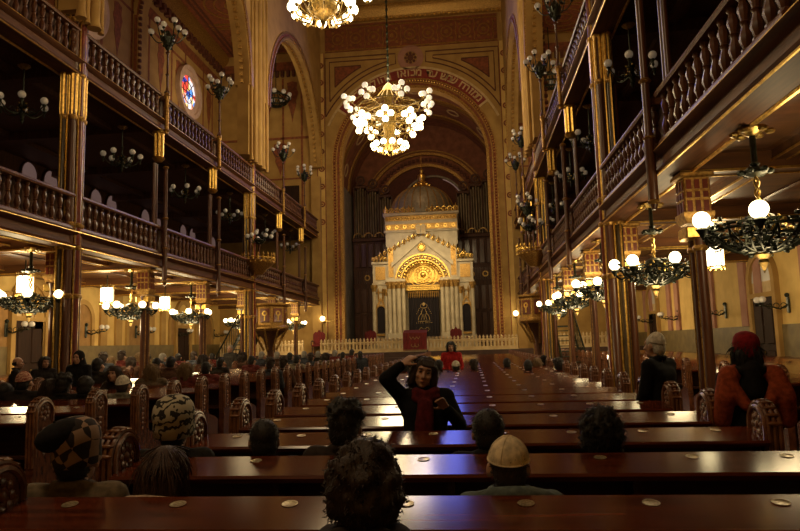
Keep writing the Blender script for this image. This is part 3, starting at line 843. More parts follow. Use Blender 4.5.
# unlit ones in the lower gallery, hanging from the upper gallery soffit
first = None
RU = [(6.6, 10.0+3.6, 8.17), (6.6, 18.4, 8.17), (6.7, 22.6, 8.17), (6.7, 27.5, 8.17), (6.7, 31.5, 8.17), (6.7, 35.5, 8.17)]
LU = [(-6.85, 13.4, 8.17), (-6.85, 17.7, 8.17), (-6.85, 22.0, 8.17), (-6.85, 26.4, 8.17), (-6.85, 31.2, 8.17), (-6.85, 35.8, 8.17)]
for i, (x, y, z) in enumerate(RU+LU):
    sd = 1 if x > 0 else -1; j = i if i < len(RU) else i-len(RU)
    lab = 'unlit pale-globed iron chandelier inside the %s lower gallery, %s from the camera' % ('right' if sd > 0 else 'left', ORD(j) if j else 'nearest')
    if first is None: first = open_chandelier('unlit_chandelier', lab, 'unlit chandeliers inside the galleries', (x, y, z-.3))
    else: dup(first, loc=(x, y, z-.3), rz=i*.5, label=lab)

# rail candelabra
def candelabrum(name, label, group, loc, H=1.75, n=8, R=.5):
    t = thing(name, label, 'candelabrum', loc, 0, group)
    mb = MB(); mb.lathe([(.08,0),(.09,.04),(.05,.1),(.035,.2),(.032,.55),(.06,.6),(.032,.66),(.03,H*.62),(.07,H*.65),(.03,H*.69)], 10); mb.build('stand', W['shaft'], t)
    mb = MB(); mb.lathe([(.03, H*.68), (.08, H*.72), (.16, H*.8), (.2, H*.88), (.1, H*.95), (.05, H)], 12)
    rr = random.Random(5)
    for k in range(26):
        a = rr.random()*2*pi; u = rr.uniform(.72, .95); r = .09+.14*(u-.7)*4
        mb.sphere((r*cos(a), r*sin(a), H*u), (.045, .045, .04), 6, 4)
    mb.build('leafy_body', W['iron'], t)
    for k in range(n):
        a = 2*pi*k/n + .2; rr_ = R if k % 2 == 0 else R*.72; zg = H*.93 if k % 2 == 0 else H*1.06
        mb = MB(); mb.tube([((.12+(rr_-.12)*j/8)*cos(a), (.12+(rr_-.12)*j/8)*sin(a), H*.84 + (zg-H*.84)*(j/8)**2 - .09*sin(pi*j/8)) for j in range(9)], .016, 6)
        mb.lathe([(.015, zg-.03), (.05, zg+.01), (.04, zg+.04)], 8, (rr_*cos(a), rr_*sin(a), 0))
        ar = mb.build('arm', W['iron'], t)
        g = link('globe', globe_mesh('globe', .092), ar); g.location = (rr_*cos(a), rr_*sin(a), zg+.12)
    return t
first = None
for sd, nm in ((-1, 'left'), (1, 'right')):
    for j, y in enumerate([18.4, 22.6, 31.0, 35.2] if sd < 0 else [14.2+4.2, 22.6, 31.0, 35.2]):
        lab = 'unlit white-globed candelabrum on the upper %s gallery rail, %s from the camera' % (nm, ORD(j) if j else 'nearest')
        lc = (sd*(NX-.24), y, UR+.02)
        if first is None: first = candelabrum('rail_candelabrum', lab, 'candelabra on the upper gallery rails', lc, H=2.0)
        else: dup(first, loc=lc, rz=j*.6+sd, label=lab)
# hanging lamp in the left upper aisle
for sd, nm in ((-1, 'left'), (1, 'right')):
    p = Vector((sd*8.4, 38.4, 17.0))
    t = thing('crown_lamp', 'small unlit crown lamp with pale globes hanging high at the end of the %s aisle' % nm, 'hanging lamp', p)
    MB().tube([(0,0,.5), (0,0,ACEIL-p.z)], .03, 6).build('hanging_rod', W['iron'], t)
    mb = MB()
    for r, z in ((.85, 0), (.7, -.25), (.4, -.45)): mb.tube([(r*cos(2*pi*k/24), r*sin(2*pi*k/24), z) for k in range(25)], .045, 6)
    for k in range(12):
        a = 2*pi*k/12; mb.tube([(.85*cos(a), .85*sin(a), 0), (.7*cos(a), .7*sin(a), -.25), (.4*cos(a), .4*sin(a), -.45), (0,0,-.6)], .03, 5)
        mb.tube([(.85*cos(a), .85*sin(a), 0), (0, 0, .55)], .02, 5)
    mb.build('crown_frame', W['iron'], t)
    for k in range(9): a = 2*pi*k/9; g = link('globe', globe_mesh('globe', .15), t); g.location = (.86*cos(a), .86*sin(a), .18)

# great nave chandeliers
def nave_chandelier(label, loc, toplit='litdim'):
    """origin = centre of the upper ring; chain runs up to the ceiling"""
    t = thing('nave_chandelier', label, 'chandelier', loc)
    ztop = CEIL - loc[2]
    mb = MB(); mb.tube([(0,0,1.1), (0,0,ztop)], .035, 6)
    for k in range(int((ztop-1.2)/.35)): mb.sphere((0,0,1.3+.35*k), (.06,.06,.1), 6, 5)
    mb.build('chain', W['iron'], t)
    mb = MB(); mb.lathe([(.05, 1.15), (.2, 1.0), (.32, .75), (.2, .5), (.16, .1), (.3, -.3), (.34, -.6), (.22, -1.0), (.3, -1.4), (.36, -1.6), (.2, -1.75), (.08, -1.85), (.02, -2.05)], 14)
    for r, z in ((.95, -.2), (1.3, .1), (.62, -1.55), (.9, -.85)): mb.tube([(r*cos(2*pi*k/32), r*sin(2*pi*k/32), z) for k in range(33)], .03, 6)
    for k in range(16):
        a = 2*pi*k/16
        mb.tube([(.2*cos(a), .2*sin(a), .9), (.7*cos(a), .7*sin(a), .3), (1.3*cos(a), 1.3*sin(a), .1)], .018, 5)
        mb.tube([(.95*cos(a), .95*sin(a), -.2), (.9*cos(a), .9*sin(a), -.85), (.62*cos(a), .62*sin(a), -1.55)], .018, 5)
        mb.tube([(.3*cos(a), .3*sin(a), -.3), (.95*cos(a), .95*sin(a), -.2)], .02, 5)
    mb.build('frame', W['chbrass'], t)
    def cluster(R, z, a, m, gr, rad_, pts):
        mb = MB()
        mb.tube([(.25*cos(a), .25*sin(a), z-.1), (R*.5*cos(a), R*.5*sin(a), z-.3), (R*.85*cos(a), R*.85*sin(a), z-.2), (R*cos(a), R*sin(a), z)], .025, 6)
        gl = []
        for (u, v, w) in pts:       # tangential, radial, vertical
            p = ((R+v)*cos(a)-u*sin(a), (R+v)*sin(a)+u*cos(a), z+w); gl.append(p)
            mb.tube([(R*cos(a), R*sin(a), z-.05), p], .016, 5)
            mb.lathe([(.02, p[2]-gr-.05), (.06, p[2]-gr*.8)], 8, (p[0], p[1], 0))
        ar = mb.build('arm', W['chbrass'], t)
        for p in gl: g = link('globe', globe_mesh(m, gr), ar); g.location = p
    five = [(-.26,.05,-.02),(.26,.05,-.02),(0,.2,.16),(0,-.16,.1),(0,.08,-.26)]
    for k in range(8): cluster(1.72, .25, 2*pi*(k+.5)/8, toplit, .125, .3, five)
    for k in range(8): cluster(1.25, -.62, 2*pi*k/8, 'lit', .135, .26, [(-.22,.03,0),(.22,.03,0),(0,.16,.17),(0,.05,-.24)])
    for k in range(12): cluster(.68, -1.58, 2*pi*(k+.5)/12, 'lit', .125, .1, [(0,0.02,0)])
    return t
nave_chandelier('huge lit tiered chandelier hanging in front of the great arch', (0, 26.6, 11.45))
p2 = atY(323, 10, 14.2)
nave_chandelier('nearer huge lit chandelier cut off by the top edge of the photo', (p2.x, 14.2, p2.z+1.62))

# lanterns in the aisles
first = None
for i, (px, py, X, Y) in enumerate([(25,285,-9.2,None),(107,295,-9.2,None),(165,303,-9.2,None),(715,257,9.2,None),(612,285,9.2,30.0)]):
    p = atX(px, py, X) if Y is None else Vector((X, Y, 3.45))
    lab = ['leftmost bright drum lantern in the left aisle, above the arched door','bright drum lantern in the left aisle, behind the nearest complete left chandelier','bright drum lantern in the left aisle, third from the left edge','bright drum lantern hanging behind the nearest right chandelier','far bright drum lantern deeper in the right aisle'][i]
    if first is None:
        t = thing('pendant_lantern', lab, 'lantern', p, 0, 'drum lanterns in the aisles'); first = t
        mb = MB(); mb.lathe([(.19, -.24), (.205, -.2), (.205, .2), (.19, .24)], 16); mb.build('glass_drum', W['lantern'], t)
        mb = MB()
        for k in range(10): a = 2*pi*k/10; mb.tube([(.215*cos(a), .215*sin(a), -.27), (.215*cos(a), .215*sin(a), .3)], .012, 5); mb.sphere((.22*cos(a), .22*sin(a), .33), .03, 6, 5); mb.sphere((.22*cos(a), .22*sin(a), -.3), .025, 6, 5)
        for z in (-.25, .26): mb.tube([(.215*cos(2*pi*k/20), .215*sin(2*pi*k/20), z) for k in range(21)], .022, 6)
        mb.build('gilt_cage', W['brass'], t)
        MB().tube([(0,0,.24), (0,0,GB+.22-p.z)], .02, 6).build('rod', W['iron'], t)
    else: dup(first, loc=p, label=lab)
    plight(p+Vector((0,0,-.5)), 165*PA, .25, name='lantern_light')

# wall sconces with swivel arms
first = None
SCN = [(-1,5,328),(-1,85,330),(-1,135,334),(-1,175,335),(-1,213,336),(1,790,307),(1,727,313),(1,680,317),(1,655,320)]
cnt = {-1:0, 1:0}
for i, (sd, px, py) in enumerate(SCN):
    p = atX(px, py, sd*OX); p.z = 2.42; p.x = sd*(OX-.02)
    j = cnt[sd]; cnt[sd] += 1
    lab = 'black iron two-globe bracket on the %s aisle wall, %s from the camera' % ('left' if sd < 0 else 'right', ORD(j) if j else 'nearest')
    if first is None:
        t = thing('wall_sconce', lab, 'wall lamp', p, 0, 'iron brackets on the aisle walls'); first = t
        MB().bbox(-.0, .05, -.07, .07, -.22, .26, .02).sphere((.04, 0, .3), .07, 8, 6).build('back_plate', W['iron'], t)
        mb = MB(); mb.tube([(.04, 0, .02), (.25, .0, -.1), (.5, 0, -.02), (.8, 0, .02)], .025, 6)
        for q in range(3): mb.tube([(.15+.2*q+.08*cos(u*.6), 0, .0+.08*sin(u*.6)) for u in range(11)], .014, 5)
        for e in (-1, 1): mb.tube([(.7, 0, .02), (.75, e*.1, .0), (.8, e*.18, .06)], .018, 6); mb.lathe([(.02, .05), (.06, .1)], 8, (.8, e*.18, 0))
        mb.build('arm', W['iron'], t)
        for e in (-1, 1): g = link('globe', globe_mesh('globe', .1), t); g.location = (.8, e*.18, .18)
    else: dup(first, loc=p, rz=0 if sd < 0 else pi, label=lab)
# two lit brackets on the end-wall pilasters
for sd, px, py, nm in ((-1, 331, 321, 'left'), (1, 517, 316, 'right')):
    p = atY(px, py, YE)
    t = thing('bracket_lamp', 'single lit globe on a brass bracket against the %s arch pilaster' % nm, 'wall lamp', (sd*5.72, YE-.08, p.z), 0, 'lit bracket lamps beside the arch')
    MB().lathe([(.09, 0), (.1, -.03), (.04, -.06)], 10, (0,0,0), 'y').build('wall_plate', W['brass'], t)
    mb = MB(); mb.tube([(0,-.03,0), (0,-.3,-.06), (sd*.0, -.45, .0)], .025, 6); mb.box(-.6 if sd > 0 else -.02, .02 if sd > 0 else .6, -.1, -.06, -.02, .02); mb.build('arm', W['brass'], t)
    g = link('globe', globe_mesh('lit', .15), t); g.location = (0, -.45, .14)

# crown balconies on the farther piers
first = None
for sd, nm in ((-1, 'left'), (1, 'right')):
    lab = 'gilt crown-shaped bracket gallery wrapped round the farther %s pier' % nm
    loc = (sd*(NX-.35), 26.7, 5.15 if sd < 0 else 5.05)
    t = thing('crown_bracket', lab, 'bracket', loc, 0)
    mb = MB(); mb.lathe([(.2, -.5), (.35, -.3), (.6, -.1), (.68, 0), (.7, .08), (.62, .12), (.1, .12)], 20); mb.build('corbel', W['golddull'], t)
    mb = MB()
    for k in range(20):
        a = 2*pi*k/20; x, y = .68*cos(a), .68*sin(a)
        mb.lathe([(.05, .1), (.06, .2), (.03, .26), (.055, .32), (.01, .42)], 6, (x, y, 0))
        mb.sphere((.68*cos(a+.15), .68*sin(a+.15), .02), .045, 6, 5)
    mb.tube([(.68*cos(2*pi*k/24), .68*sin(2*pi*k/24), .18) for k in range(25)], .03, 6)
    mb.build('crown_cresting', W['gold'], t)
    for q in range(1 if sd < 0 else 2):
        lc = (loc[0]-sd*.15, loc[1]-.3+q*.55, loc[2]+.12)
        candelabrum('crown_candelabrum', 'unlit globe candelabrum standing on the gilt crown of the %s pier%s' % (nm, '' if sd < 0 else [', front one',', rear one'][q]), 'candelabra on the crown brackets', lc, H=[1.1, 2.1][q] if sd > 0 else .9, n=7, R=.5)

# ================================================================== TORAH ARK (front at y = 44)
AY = 44.0; PZ = 1.16
ark = thing('torah_ark', 'domed cream marble and gilt Torah ark standing under the great arch', 'Torah ark', (0, AY, PZ))
def A(mb, name, m, p=None): return mb.build(name, W[m], p or ark)
Z = lambda z: z-PZ
mb = MB(); mb.bbox(-3.75, 3.75, -.5, 4.2, 0, .35, .03); mb.bbox(-3.55, 3.55, -.3, 4.2, .35, .7, .03); A(mb, 'plinth', 'stone')
mb = MB()   # body with arched recess
for s in (-1, 1): mb.box(min(s*1.35, s*2.35), max(s*1.35, s*2.35), 0, 3.5, .7, Z(5.75))
mb.archwall(-2.35, 2.35, Z(5.75), Z(8.6), 0, 3.5, 1.45, 'y', 28)
mb.box(-1.5, 1.5, .9, 3.5, .7, Z(7.4))
body = A(mb, 'body', 'stone')
mb = MB(); mb.prism([(-2.1, Z(6.75)), (-2.1, Z(7.05)), (-.12, Z(8.8)), (.12, Z(8.8)), (2.1, Z(7.05)), (2.1, Z(6.75)), (0, Z(8.5))], -.16, .05); gb = A(mb, 'gable', 'stone')
mb = MB(); mb.prism([(-1.9, Z(7.0)), (0, Z(8.62)), (1.9, Z(7.0)), (1.85, Z(7.0)), (0, Z(8.5)), (-1.85, Z(7.0))], -.05, .02); A(mb, 'gable_field', 'stone', gb)
mb = MB()
for s in (-1, 1):
    for k in range(9):
        u = (k+.5)/9; x = s*3.0*(1-u); z = Z(7.3)+u*1.62
        mb.tube([(x+.13*cos(q*.75), -.05, z+.17+.13*sin(q*.75)) for q in range(8)], .04, 6); mb.sphere((x, -.05, z+.16), .06, 6, 5); mb.lathe([(.05, z+.25), (.07, z+.32), (.01, z+.46)], 6, (x, -.05, 0))
A(mb, 'gable_cresting', 'gold', gb)
mb = MB()
for s in (-1, 1):
    c = (s*.17, Z(9.45)); pts = [(c[0]-.16, Z(8.95)), (c[0]+.16, Z(8.95))] + [(c[0]+.16*cos(pi*i/8), c[1]+.16*sin(pi*i/8)) for i in range(9)]
    mb.prism(pts, -.3, -.18)
tb = A(mb, 'law_tablet', 'stone')
mb = MB()
for s in (-1, 1):
    for k in range(5): mb.box(s*.17-.1, s*.17+.1, -.31, -.29, Z(9.03)+k*.1, Z(9.06)+k*.1)
A(mb, 'tablet_line', 'golddull', tb)
mb = MB(); mb.arc((0, Z(8.05)), 0.0, .16, 0, 2*pi, -.2, -.1, 16); mb.arc((0, Z(8.05)), .2, .27, 0, 2*pi, -.18, -.1, 20)
for k in range(10): a = 2*pi*k/10; mb.sphere((.24*cos(a), -.18, Z(8.05)+.24*sin(a)), .05, 6, 5)
A(mb, 'gable_star', 'gold', gb)
# archivolt and tympanum
mb = MB()
for r0, r1, d in ((1.42, 1.5, .1), (1.78, 1.88, .12)): mb.arc((0, Z(5.75)), r0, r1, 0, pi, -d, .05, 36)
for k in range(19):
    a = pi*(k+.5)/19; mb.sphere((1.63*cos(a), -.04, Z(5.75)+1.63*sin(a)), (.12, .08, .12), 8, 6); mb.sphere((1.3*cos(a), .02, Z(5.75)+1.3*sin(a)), (.1, .08, .1), 6, 5)
A(mb, 'archivolt', 'gold', body)
mb = MB(); mb.arc((0, Z(5.75)), .0, 1.42, 0, pi, .6, .9, 30); A(mb, 'tympanum', 'gold')
mb = MB(); mb.sphere((0, .55, Z(6.25)), (.2, .12, .2), 12, 8)
for r in (.36, .56, .82, 1.05): mb.tube([(r*cos(2*pi*k/32), .58, Z(6.25)+r*sin(2*pi*k/32)*(.95 if r < .6 else .8)) for k in range(33)], .035, 6)
for k in range(14): a = 2*pi*k/14; mb.sphere((.46*cos(a), .57, Z(6.25)+.46*sin(a)), .06, 6, 5)
A(mb, 'sun_disc', 'gold')
mb = MB(); mb.bbox(-1.2, 1.2, .2, .9, Z(5.15), Z(5.42), .03); mb.bbox(-1.3, 1.3, .15, .9, Z(5.42), Z(5.52), .02)
for k in range(16): mb.sphere((-1.1+k*.147, .2, Z(5.3)), .055, 6, 5)
A(mb, 'lintel', 'gold')
# engaged columns
def acol(x, z0, z1, r, y=-.1):
    t = MB().lathe([(r*1.5, z0), (r*1.5, z0+.15), (r*1.1, z0+.25), (r, z0+.35), (r*.92, z1-.45), (r*1.05, z1-.4)], 12, (x, y, 0)).build('marble_column', W['stone'], ark)
    mb = MB(); mb.lathe([(r, z1-.45), (r*1.1, z1-.4), (r*1.15, z1-.3), (r*1.7, z1-.08), (r*1.75, z1)], 12, (x, y, 0))
    for k in range(8): a = 2*pi*k/8; mb.sphere((x+r*1.35*cos(a), y+r*1.35*sin(a), z1-.16), r*.38, 6, 5)
    mb.build('gilt_capital', W['golddull'], t)
for s in (-1, 1):
    for x, r in ((1.3, .13), (1.62, .16), (1.95, .13), (2.25, .15)): acol(s*x, .7, Z(5.75), r, -.16)
mb = MB()
for s in (-1, 1):
    mb.bbox(min(s*1.15, s*2.5), max(s*1.15, s*2.5), -.35, .1, Z(5.75), Z(5.95), .02)
    mb.bbox(min(s*1.15, s*2.45), max(s*1.15, s*2.45), -.36, .1, .7, 1.15, .03)
A(mb, 'impost', 'stone')
mb = MB()
for s in (-1, 1):
    mb.box(min(s*1.95, s*2.3), max(s*1.95, s*2.3), -.03, .02, Z(6.1), Z(8.1))
    for z in (6.5, 7.1, 7.7): mb.arc((s*2.12, Z(z)), .1, .15, 0, 2*pi, -.07, 0, 14); mb.arc((s*2.12, Z(z)), 0, .06, 0, 2*pi, -.07, 0, 10)
A(mb, 'gilt_roundel', 'golddull')
# wings
for s, nm in ((-1, 'left'), (1, 'right')):
    mb = MB(); a, b = sorted((s*2.35, s*3.4)); mb.box(a, b, .15, 3.3, .7, Z(7.15)); mb.bbox(a-.08, b+.08, .05, 3.35, Z(7.0), Z(7.2), .03); mb.bbox(a-.06, b+.06, .08, 3.3, Z(5.6), Z(5.75), .02)
    w = A(mb, 'side_wing', 'stone')
    mb = MB(); c = (a+b)/2
    for q in range(-2, 3): 
        mb.tube([(c+q*.22+.12*cos(u*.7), .05, Z(7.33)+.12*sin(u*.7)+(.14-.05*abs(q))) for u in range(9)], .045, 6); mb.lathe([(.06, Z(7.2)), (.08, Z(7.4)), (.02, Z(7.65)-.06*abs(q))], 6, (c+q*.22, .05, 0))
    A(mb, 'acroterion', 'gold', w)
    mb = MB(); mb.box(c-.34, c+.34, .1, .16, Z(5.95), Z(6.85)); A(mb, 'painted_panel', 'golddull', w)
    acol(s*2.5, .7, Z(5.3), .12, -.02); acol(s*3.32, .7, Z(5.6), .14, -.02)
    # niche with gilt canopy
    mb = MB(); mb.arc((c, Z(3.9)), .01, .26, 0, pi, .1, .16, 14); mb.box(c-.26, c+.26, .1, .16, Z(2.35), Z(3.9)); A(mb, 'niche_recess', 'velvet', w)
    mb = MB(); mb.arc((c, Z(3.9)), .27, .37, 0, pi, .0, .16, 14)
    for e in (-1, 1): mb.lathe([(.05, Z(2.3)), (.045, Z(3.9))], 8, (c+e*.32, .05, 0))
    mb.prism([(c-.42, Z(4.0)), (c, Z(4.75)), (c+.42, Z(4.0)), (c+.3, Z(4.05)), (c, Z(4.55)), (c-.3, Z(4.05))], .0, .14)
    for e in (-.46, -.15, .15, .46): mb.lathe([(.03, Z(4.5)), (.07, Z(4.75)), (.05, Z(5.0)), (.09, Z(5.1)), (.01, Z(5.4))], 6, (c+e, .02, 0))
    mb.bbox(c-.45, c+.45, -.05, .16, Z(2.15), Z(2.3), .02)
    for k in range(5): mb.arc((c-.4+k*.2, Z(5.05)), .06, .1, 0, pi, -.02, .1, 8)
    A(mb, 'gilt_canopy', 'golddull', w)
    mb = MB(); mb.lathe([(.09, Z(1.95)), (.11, Z(2.0)), (.05, Z(1.6)), (.01, Z(1.5))], 8, (c, .05, 0)); A(mb, 'red_pendant', 'crimson', w)
# attic and dome
mb = MB(); mb.box(-2.45, 2.45, .1, 3.4, Z(8.2), Z(9.2)); mb.bbox(-2.6, 2.6, -.05, 4.0, Z(10.3), Z(10.5), .03); mb.box(-2.48, 2.48, .05, 3.9, Z(9.2), Z(10.3)); mb.bbox(-2.55, 2.55, 0, 3.95, Z(9.15), Z(9.28), .02); at_ = A(mb, 'attic', 'stone')
mb = MB(); mb.box(-2.44, 2.44, .02, .06, Z(9.32), Z(9.72)); mb.box(-2.44, 2.44, .02, .06, Z(9.95), Z(10.28)); A(mb, 'gilt_frieze', 'golddull', at_)
mb = MB()
for k in range(9):
    x = -2.2+k*.55; mb.arc((x, Z(9.52)), .07, .13, 0, 2*pi, -.02, .03, 14)
for k in range(24): mb.sphere((-2.4+k*.208, 0.0, Z(10.1)), .07, 6, 5)
A(mb, 'gilt_roundel', 'gold', at_)
mb = MB()
for k in range(13):
    x = -2.4+k*.4; h = .55 if k % 4 == 0 else .32; h = .75 if k == 6 else h
    mb.tube([(x+.15*cos(u*.75), 0, Z(10.68)+.15*sin(u*.75)) for u in range(9)], .045, 6); mb.lathe([(.07, Z(10.5)), (.09, Z(10.5)+h*.5), (.05, Z(10.5)+h*.7), (.01, Z(10.5)+h)], 6, (x, 0, 0)); mb.sphere((x, 0, Z(10.68)), .07, 6, 5)
    if k < 12: mb.tube([(x+.2+.1*cos(u*.75), 0, Z(10.6)+.1*sin(u*.75)) for u in range(9)], .035, 6)
for s in (-1, 1):
    for k in range(8): mb.tube([(s*2.5, .4+k*.5+.15*cos(u*.75), Z(10.68)+.15*sin(u*.75)) for u in range(9)], .045, 6)
A(mb, 'crown_cresting', 'gold', at_)
mb = MB(); prof = [(2.3, Z(10.5)), (2.3, Z(10.75))] + [(2.28*cos(u)**.9, Z(10.75)+2.0*sin(u)) for u in [i*pi/2/10*.97 for i in range(1, 11)]]
mb.lathe(prof, 32, (0, 2.2, 0)); dm = A(mb, 'dome', 'greyst')
mb = MB()
for k in range(24):
    a = 2*pi*k/24; mb.tube([((r+.015)*cos(a), 2.2+(r+.015)*sin(a), z) for r, z in prof[1:]], .035, 5)
A(mb, 'dome_rib', 'golddull', dm)
mb = MB(); mb.lathe([(.75, Z(12.45)), (.6, Z(12.75)), (.35, Z(12.9)), (.45, Z(13.05)), (.2, Z(13.2)), (.3, Z(13.4)), (.3, Z(13.6)), (.1, Z(13.75)), (.16, Z(13.95)), (.05, Z(14.1)), (.03, Z(14.9)), (.005, Z(15.3))], 12, (0, 2.2, 0))
for k in range(8): a = 2*pi*k/8; mb.sphere((.55*cos(a), 2.2+.55*sin(a), Z(12.85)), .12, 6, 5)
A(mb, 'finial', 'gold')
# the curtain
cu = thing('ark_curtain', 'dark embroidered velvet curtain hanging in the ark doorway', 'curtain', (0, AY+.35, Z(2.05)+PZ))
pts = []
for k in range(61): x = -1.03+2.06*k/60; pts.append((x, .05*sin(k*1.05)+.02*sin(k*.4)))
pts += [(x, y+.04) for x, y in pts[::-1]]
mb = MB().prism(pts, 0, 3.1, 'z'); mb.build('drape', W['velvet'], cu)
mb = MB()
for k in range(17): mb.lathe([(.05, 3.05), (.06, 3.0), (.03, 2.85), (.045, 2.75), (.01, 2.6)], 6, (-1.0+k*.125, -.1, 0))
mb.build('gilt_fringe', W['golddull'], cu)
mb = MB(); F0, F1 = -.115, -.1
mb.arc((0, 2.2), .0, .09, 0, 2*pi, F0, F1, 10)
for e in (-1, 1):
    mb.ribbon([(0, 2.05), (e*.12, 2.2), (e*.24, 2.1), (e*.2, 1.95), (0, 1.9)], .035, F0, F1)
    mb.ribbon([(e*.1, 1.85), (e*.16, 1.6), (e*.34, 1.35), (e*.38, 1.1)], .03, F0, F1); mb.ribbon([(e*.2, 1.7), (e*.1, 1.4), (e*.2, 1.1)], .025, F0, F1)
    mb.ribbon([(e*.05, .5), (e*.2, .62), (e*.36, .48), (e*.22, .35), (e*.05, .45)], .03, F0, F1)
    for k in range(4): mb.arc((e*(.3+.06*k), 1.9-.12*k), 0, .03, 0, 2*pi, F0, F1, 6); mb.arc((e*(.12+.13*k), .92), 0, .03, 0, 2*pi, F0, F1, 6)
mb.ribbon([(-.42, 1.02), (.42, 1.02)], .03, F0, F1); mb.ribbon([(0, 1.5), (0, 1.1)], .03, F0, F1)
mb.build('gold_embroidery', W['embroid'], cu)

# organ fronts either side
for s, nm in ((-1, 'left'), (1, 'right')):
    t = thing('organ_case', 'dark wooden organ case with ranks of tin pipes %s of the ark' % nm, 'organ', (s*3.88, 48.5, PZ))
    mb = MB(); mb.box(-1.6, 1.6, 0, 1.4, 0, Z(9.4)); mb.bbox(-1.65, 1.65, -.15, 1.45, Z(9.3), Z(9.6), .04); mb.box(-1.5, 1.5, .8, 1.4, Z(9.6), Z(12.6)); cs = mb.build('case', W['darkwood'], t)
    mb = MB()
    for z0, z1 in ((.5, 2.6), (2.8, 4.6), (6.2, 8.0)):
        for k in range(6): x = -1.35+k*.54; mb.bbox(x-.2, x+.2, -.06, .02, z0, z1, .04)
    for k in range(18): mb.box(-1.55+k*.18, -1.5+k*.18, -.1, 0, 5.0, 5.9)
    mb.build('carved_panel', W['shaft'], cs)
    mb = MB()
    for e in (-.55, .45): mb.arc((e, 6.0-1.0+.4), .14, .22, 0, 2*pi, -.16, -.05, 18)
    for k in range(4): mb.arc((-1.2+k*.8, Z(9.65)), .28, .36, 0, pi, -.12, .0, 14)
    mb.build('gilt_ring_trim', W['golddull'], cs)
    for q, (cx, h) in enumerate(((-.95, 3.9), (0.0, 3.6), (.95, 3.1))):
        if s > 0: cx = -cx
        for k in range(5):
            x = cx-.38+k*.19; yy = .1-.22*sin(pi*(k+.5)/5); hh = h-.12*abs(k-2)
            MB().lathe([(.03, Z(9.6)), (.085, Z(10.1)), (.085, Z(9.6)+hh), (.07, Z(9.6)+hh)], 8, (x, yy, 0)).build('organ_pipe', W['pipe'], t)
        mb = MB(); mb.bbox(cx-.46, cx+.46, -.2, .8, Z(9.5)+h, Z(9.75)+h, .05); mb.arc((cx, Z(10.15)+h), .22, .36, 0, 2*pi, -.15, .0, 18); mb.arc((cx, Z(10.15)+h), .0, .14, 0, 2*pi, -.12, .0, 12)
        for e in (-.5, .5): mb.box(cx+e-.05, cx+e+.05, -.1, .1, Z(9.6), Z(9.6)+h)
        mb.build('tower_crown', W['darkwood'], t)

# low fence before the ark
first = None
for i, (x0, x1, lab) in enumerate(((-5.5, -.72, 'low cream arcaded fence before the ark, left of the crimson lectern'), (.72, 5.6, 'low cream arcaded fence before the ark, right of the crimson lectern'), (-11.5, -6.6, 'low cream arcaded fence across the far end of the left aisle'), (6.6, 11.5, 'low cream arcaded fence across the far end of the right aisle'))):
    t = thing('altar_fence', lab, 'fence', ((x0+x1)/2, 37.4, PZ), 0, None)
    L = (x1-x0)/2; mb = MB(); mb.box(-L, L, -.07, .07, .0, .2); mb.box(-L, L, -.08, .08, .52, .62); mb.build('rail', W['cream'], t)
    n = int(2*L/.2); mb = MB()
    for k in range(n+1):
        x = -L+2*L*k/n; mb.lathe([(.085, 0), (.085, .06), (.06, .12), (.075, .3), (.06, .52), (.085, .6), (.05, .66), (.08, .72), (.01, .84)], 8, (x, 0, 0))
        if k < n: mb.arc((x+L/n, .36), .1, .13, 0, pi, -.03, .03, 10)
    mb.build('picket_row', W['cream'], t)
# lectern under a crimson cloth
t = thing('reading_lectern', 'cream lectern block at the centre of the altar fence', 'lectern', (0, 36.7, PZ-.05))
MB().bbox(-.58, .58, -.3, .3, 0, 1.02, .03).build('pedestal', W['stone'], t)
MB().prism([(-.36, .98), (.36, 1.14), (.36, 1.2), (-.36, 1.04)], -.62, .62, 'x').build('sloping_top', W['darkwood'], t)
cl = thing('lectern_cloth', 'crimson velvet cloth with gold emblems draped over the central lectern', 'cloth', (0, 36.7, PZ-.05))
pts = [(-.66+1.32*k/40, -.42+.025*sin(k*.9)) for k in range(41)]; pts += [(x, y+.03) for x, y in pts[::-1]]
mb = MB().prism(pts, .12, 1.07, 'z'); mb.prism([(-.42, 1.05), (.4, 1.23), (.4, 1.26), (-.42, 1.08)], -.66, .66, 'x'); mb.build('velvet', W['crimson'], cl)
mb = MB()
for e in (-1, 1):
    mb.ribbon([(0, .72), (e*.09, .86), (e*.2, .74), (e*.28, .88)], .035, -.475, -.455); mb.ribbon([(0, .4), (e*.1, .3), (e*.22, .38), (e*.17, .46)], .035, -.475, -.455)
mb.ribbon([(0, .3), (0, .5)], .035, -.475, -.455); mb.box(-.64, .64, -.47, -.44, .14, .17)
mb.build('gold_emblem', W['embroid'], cl)
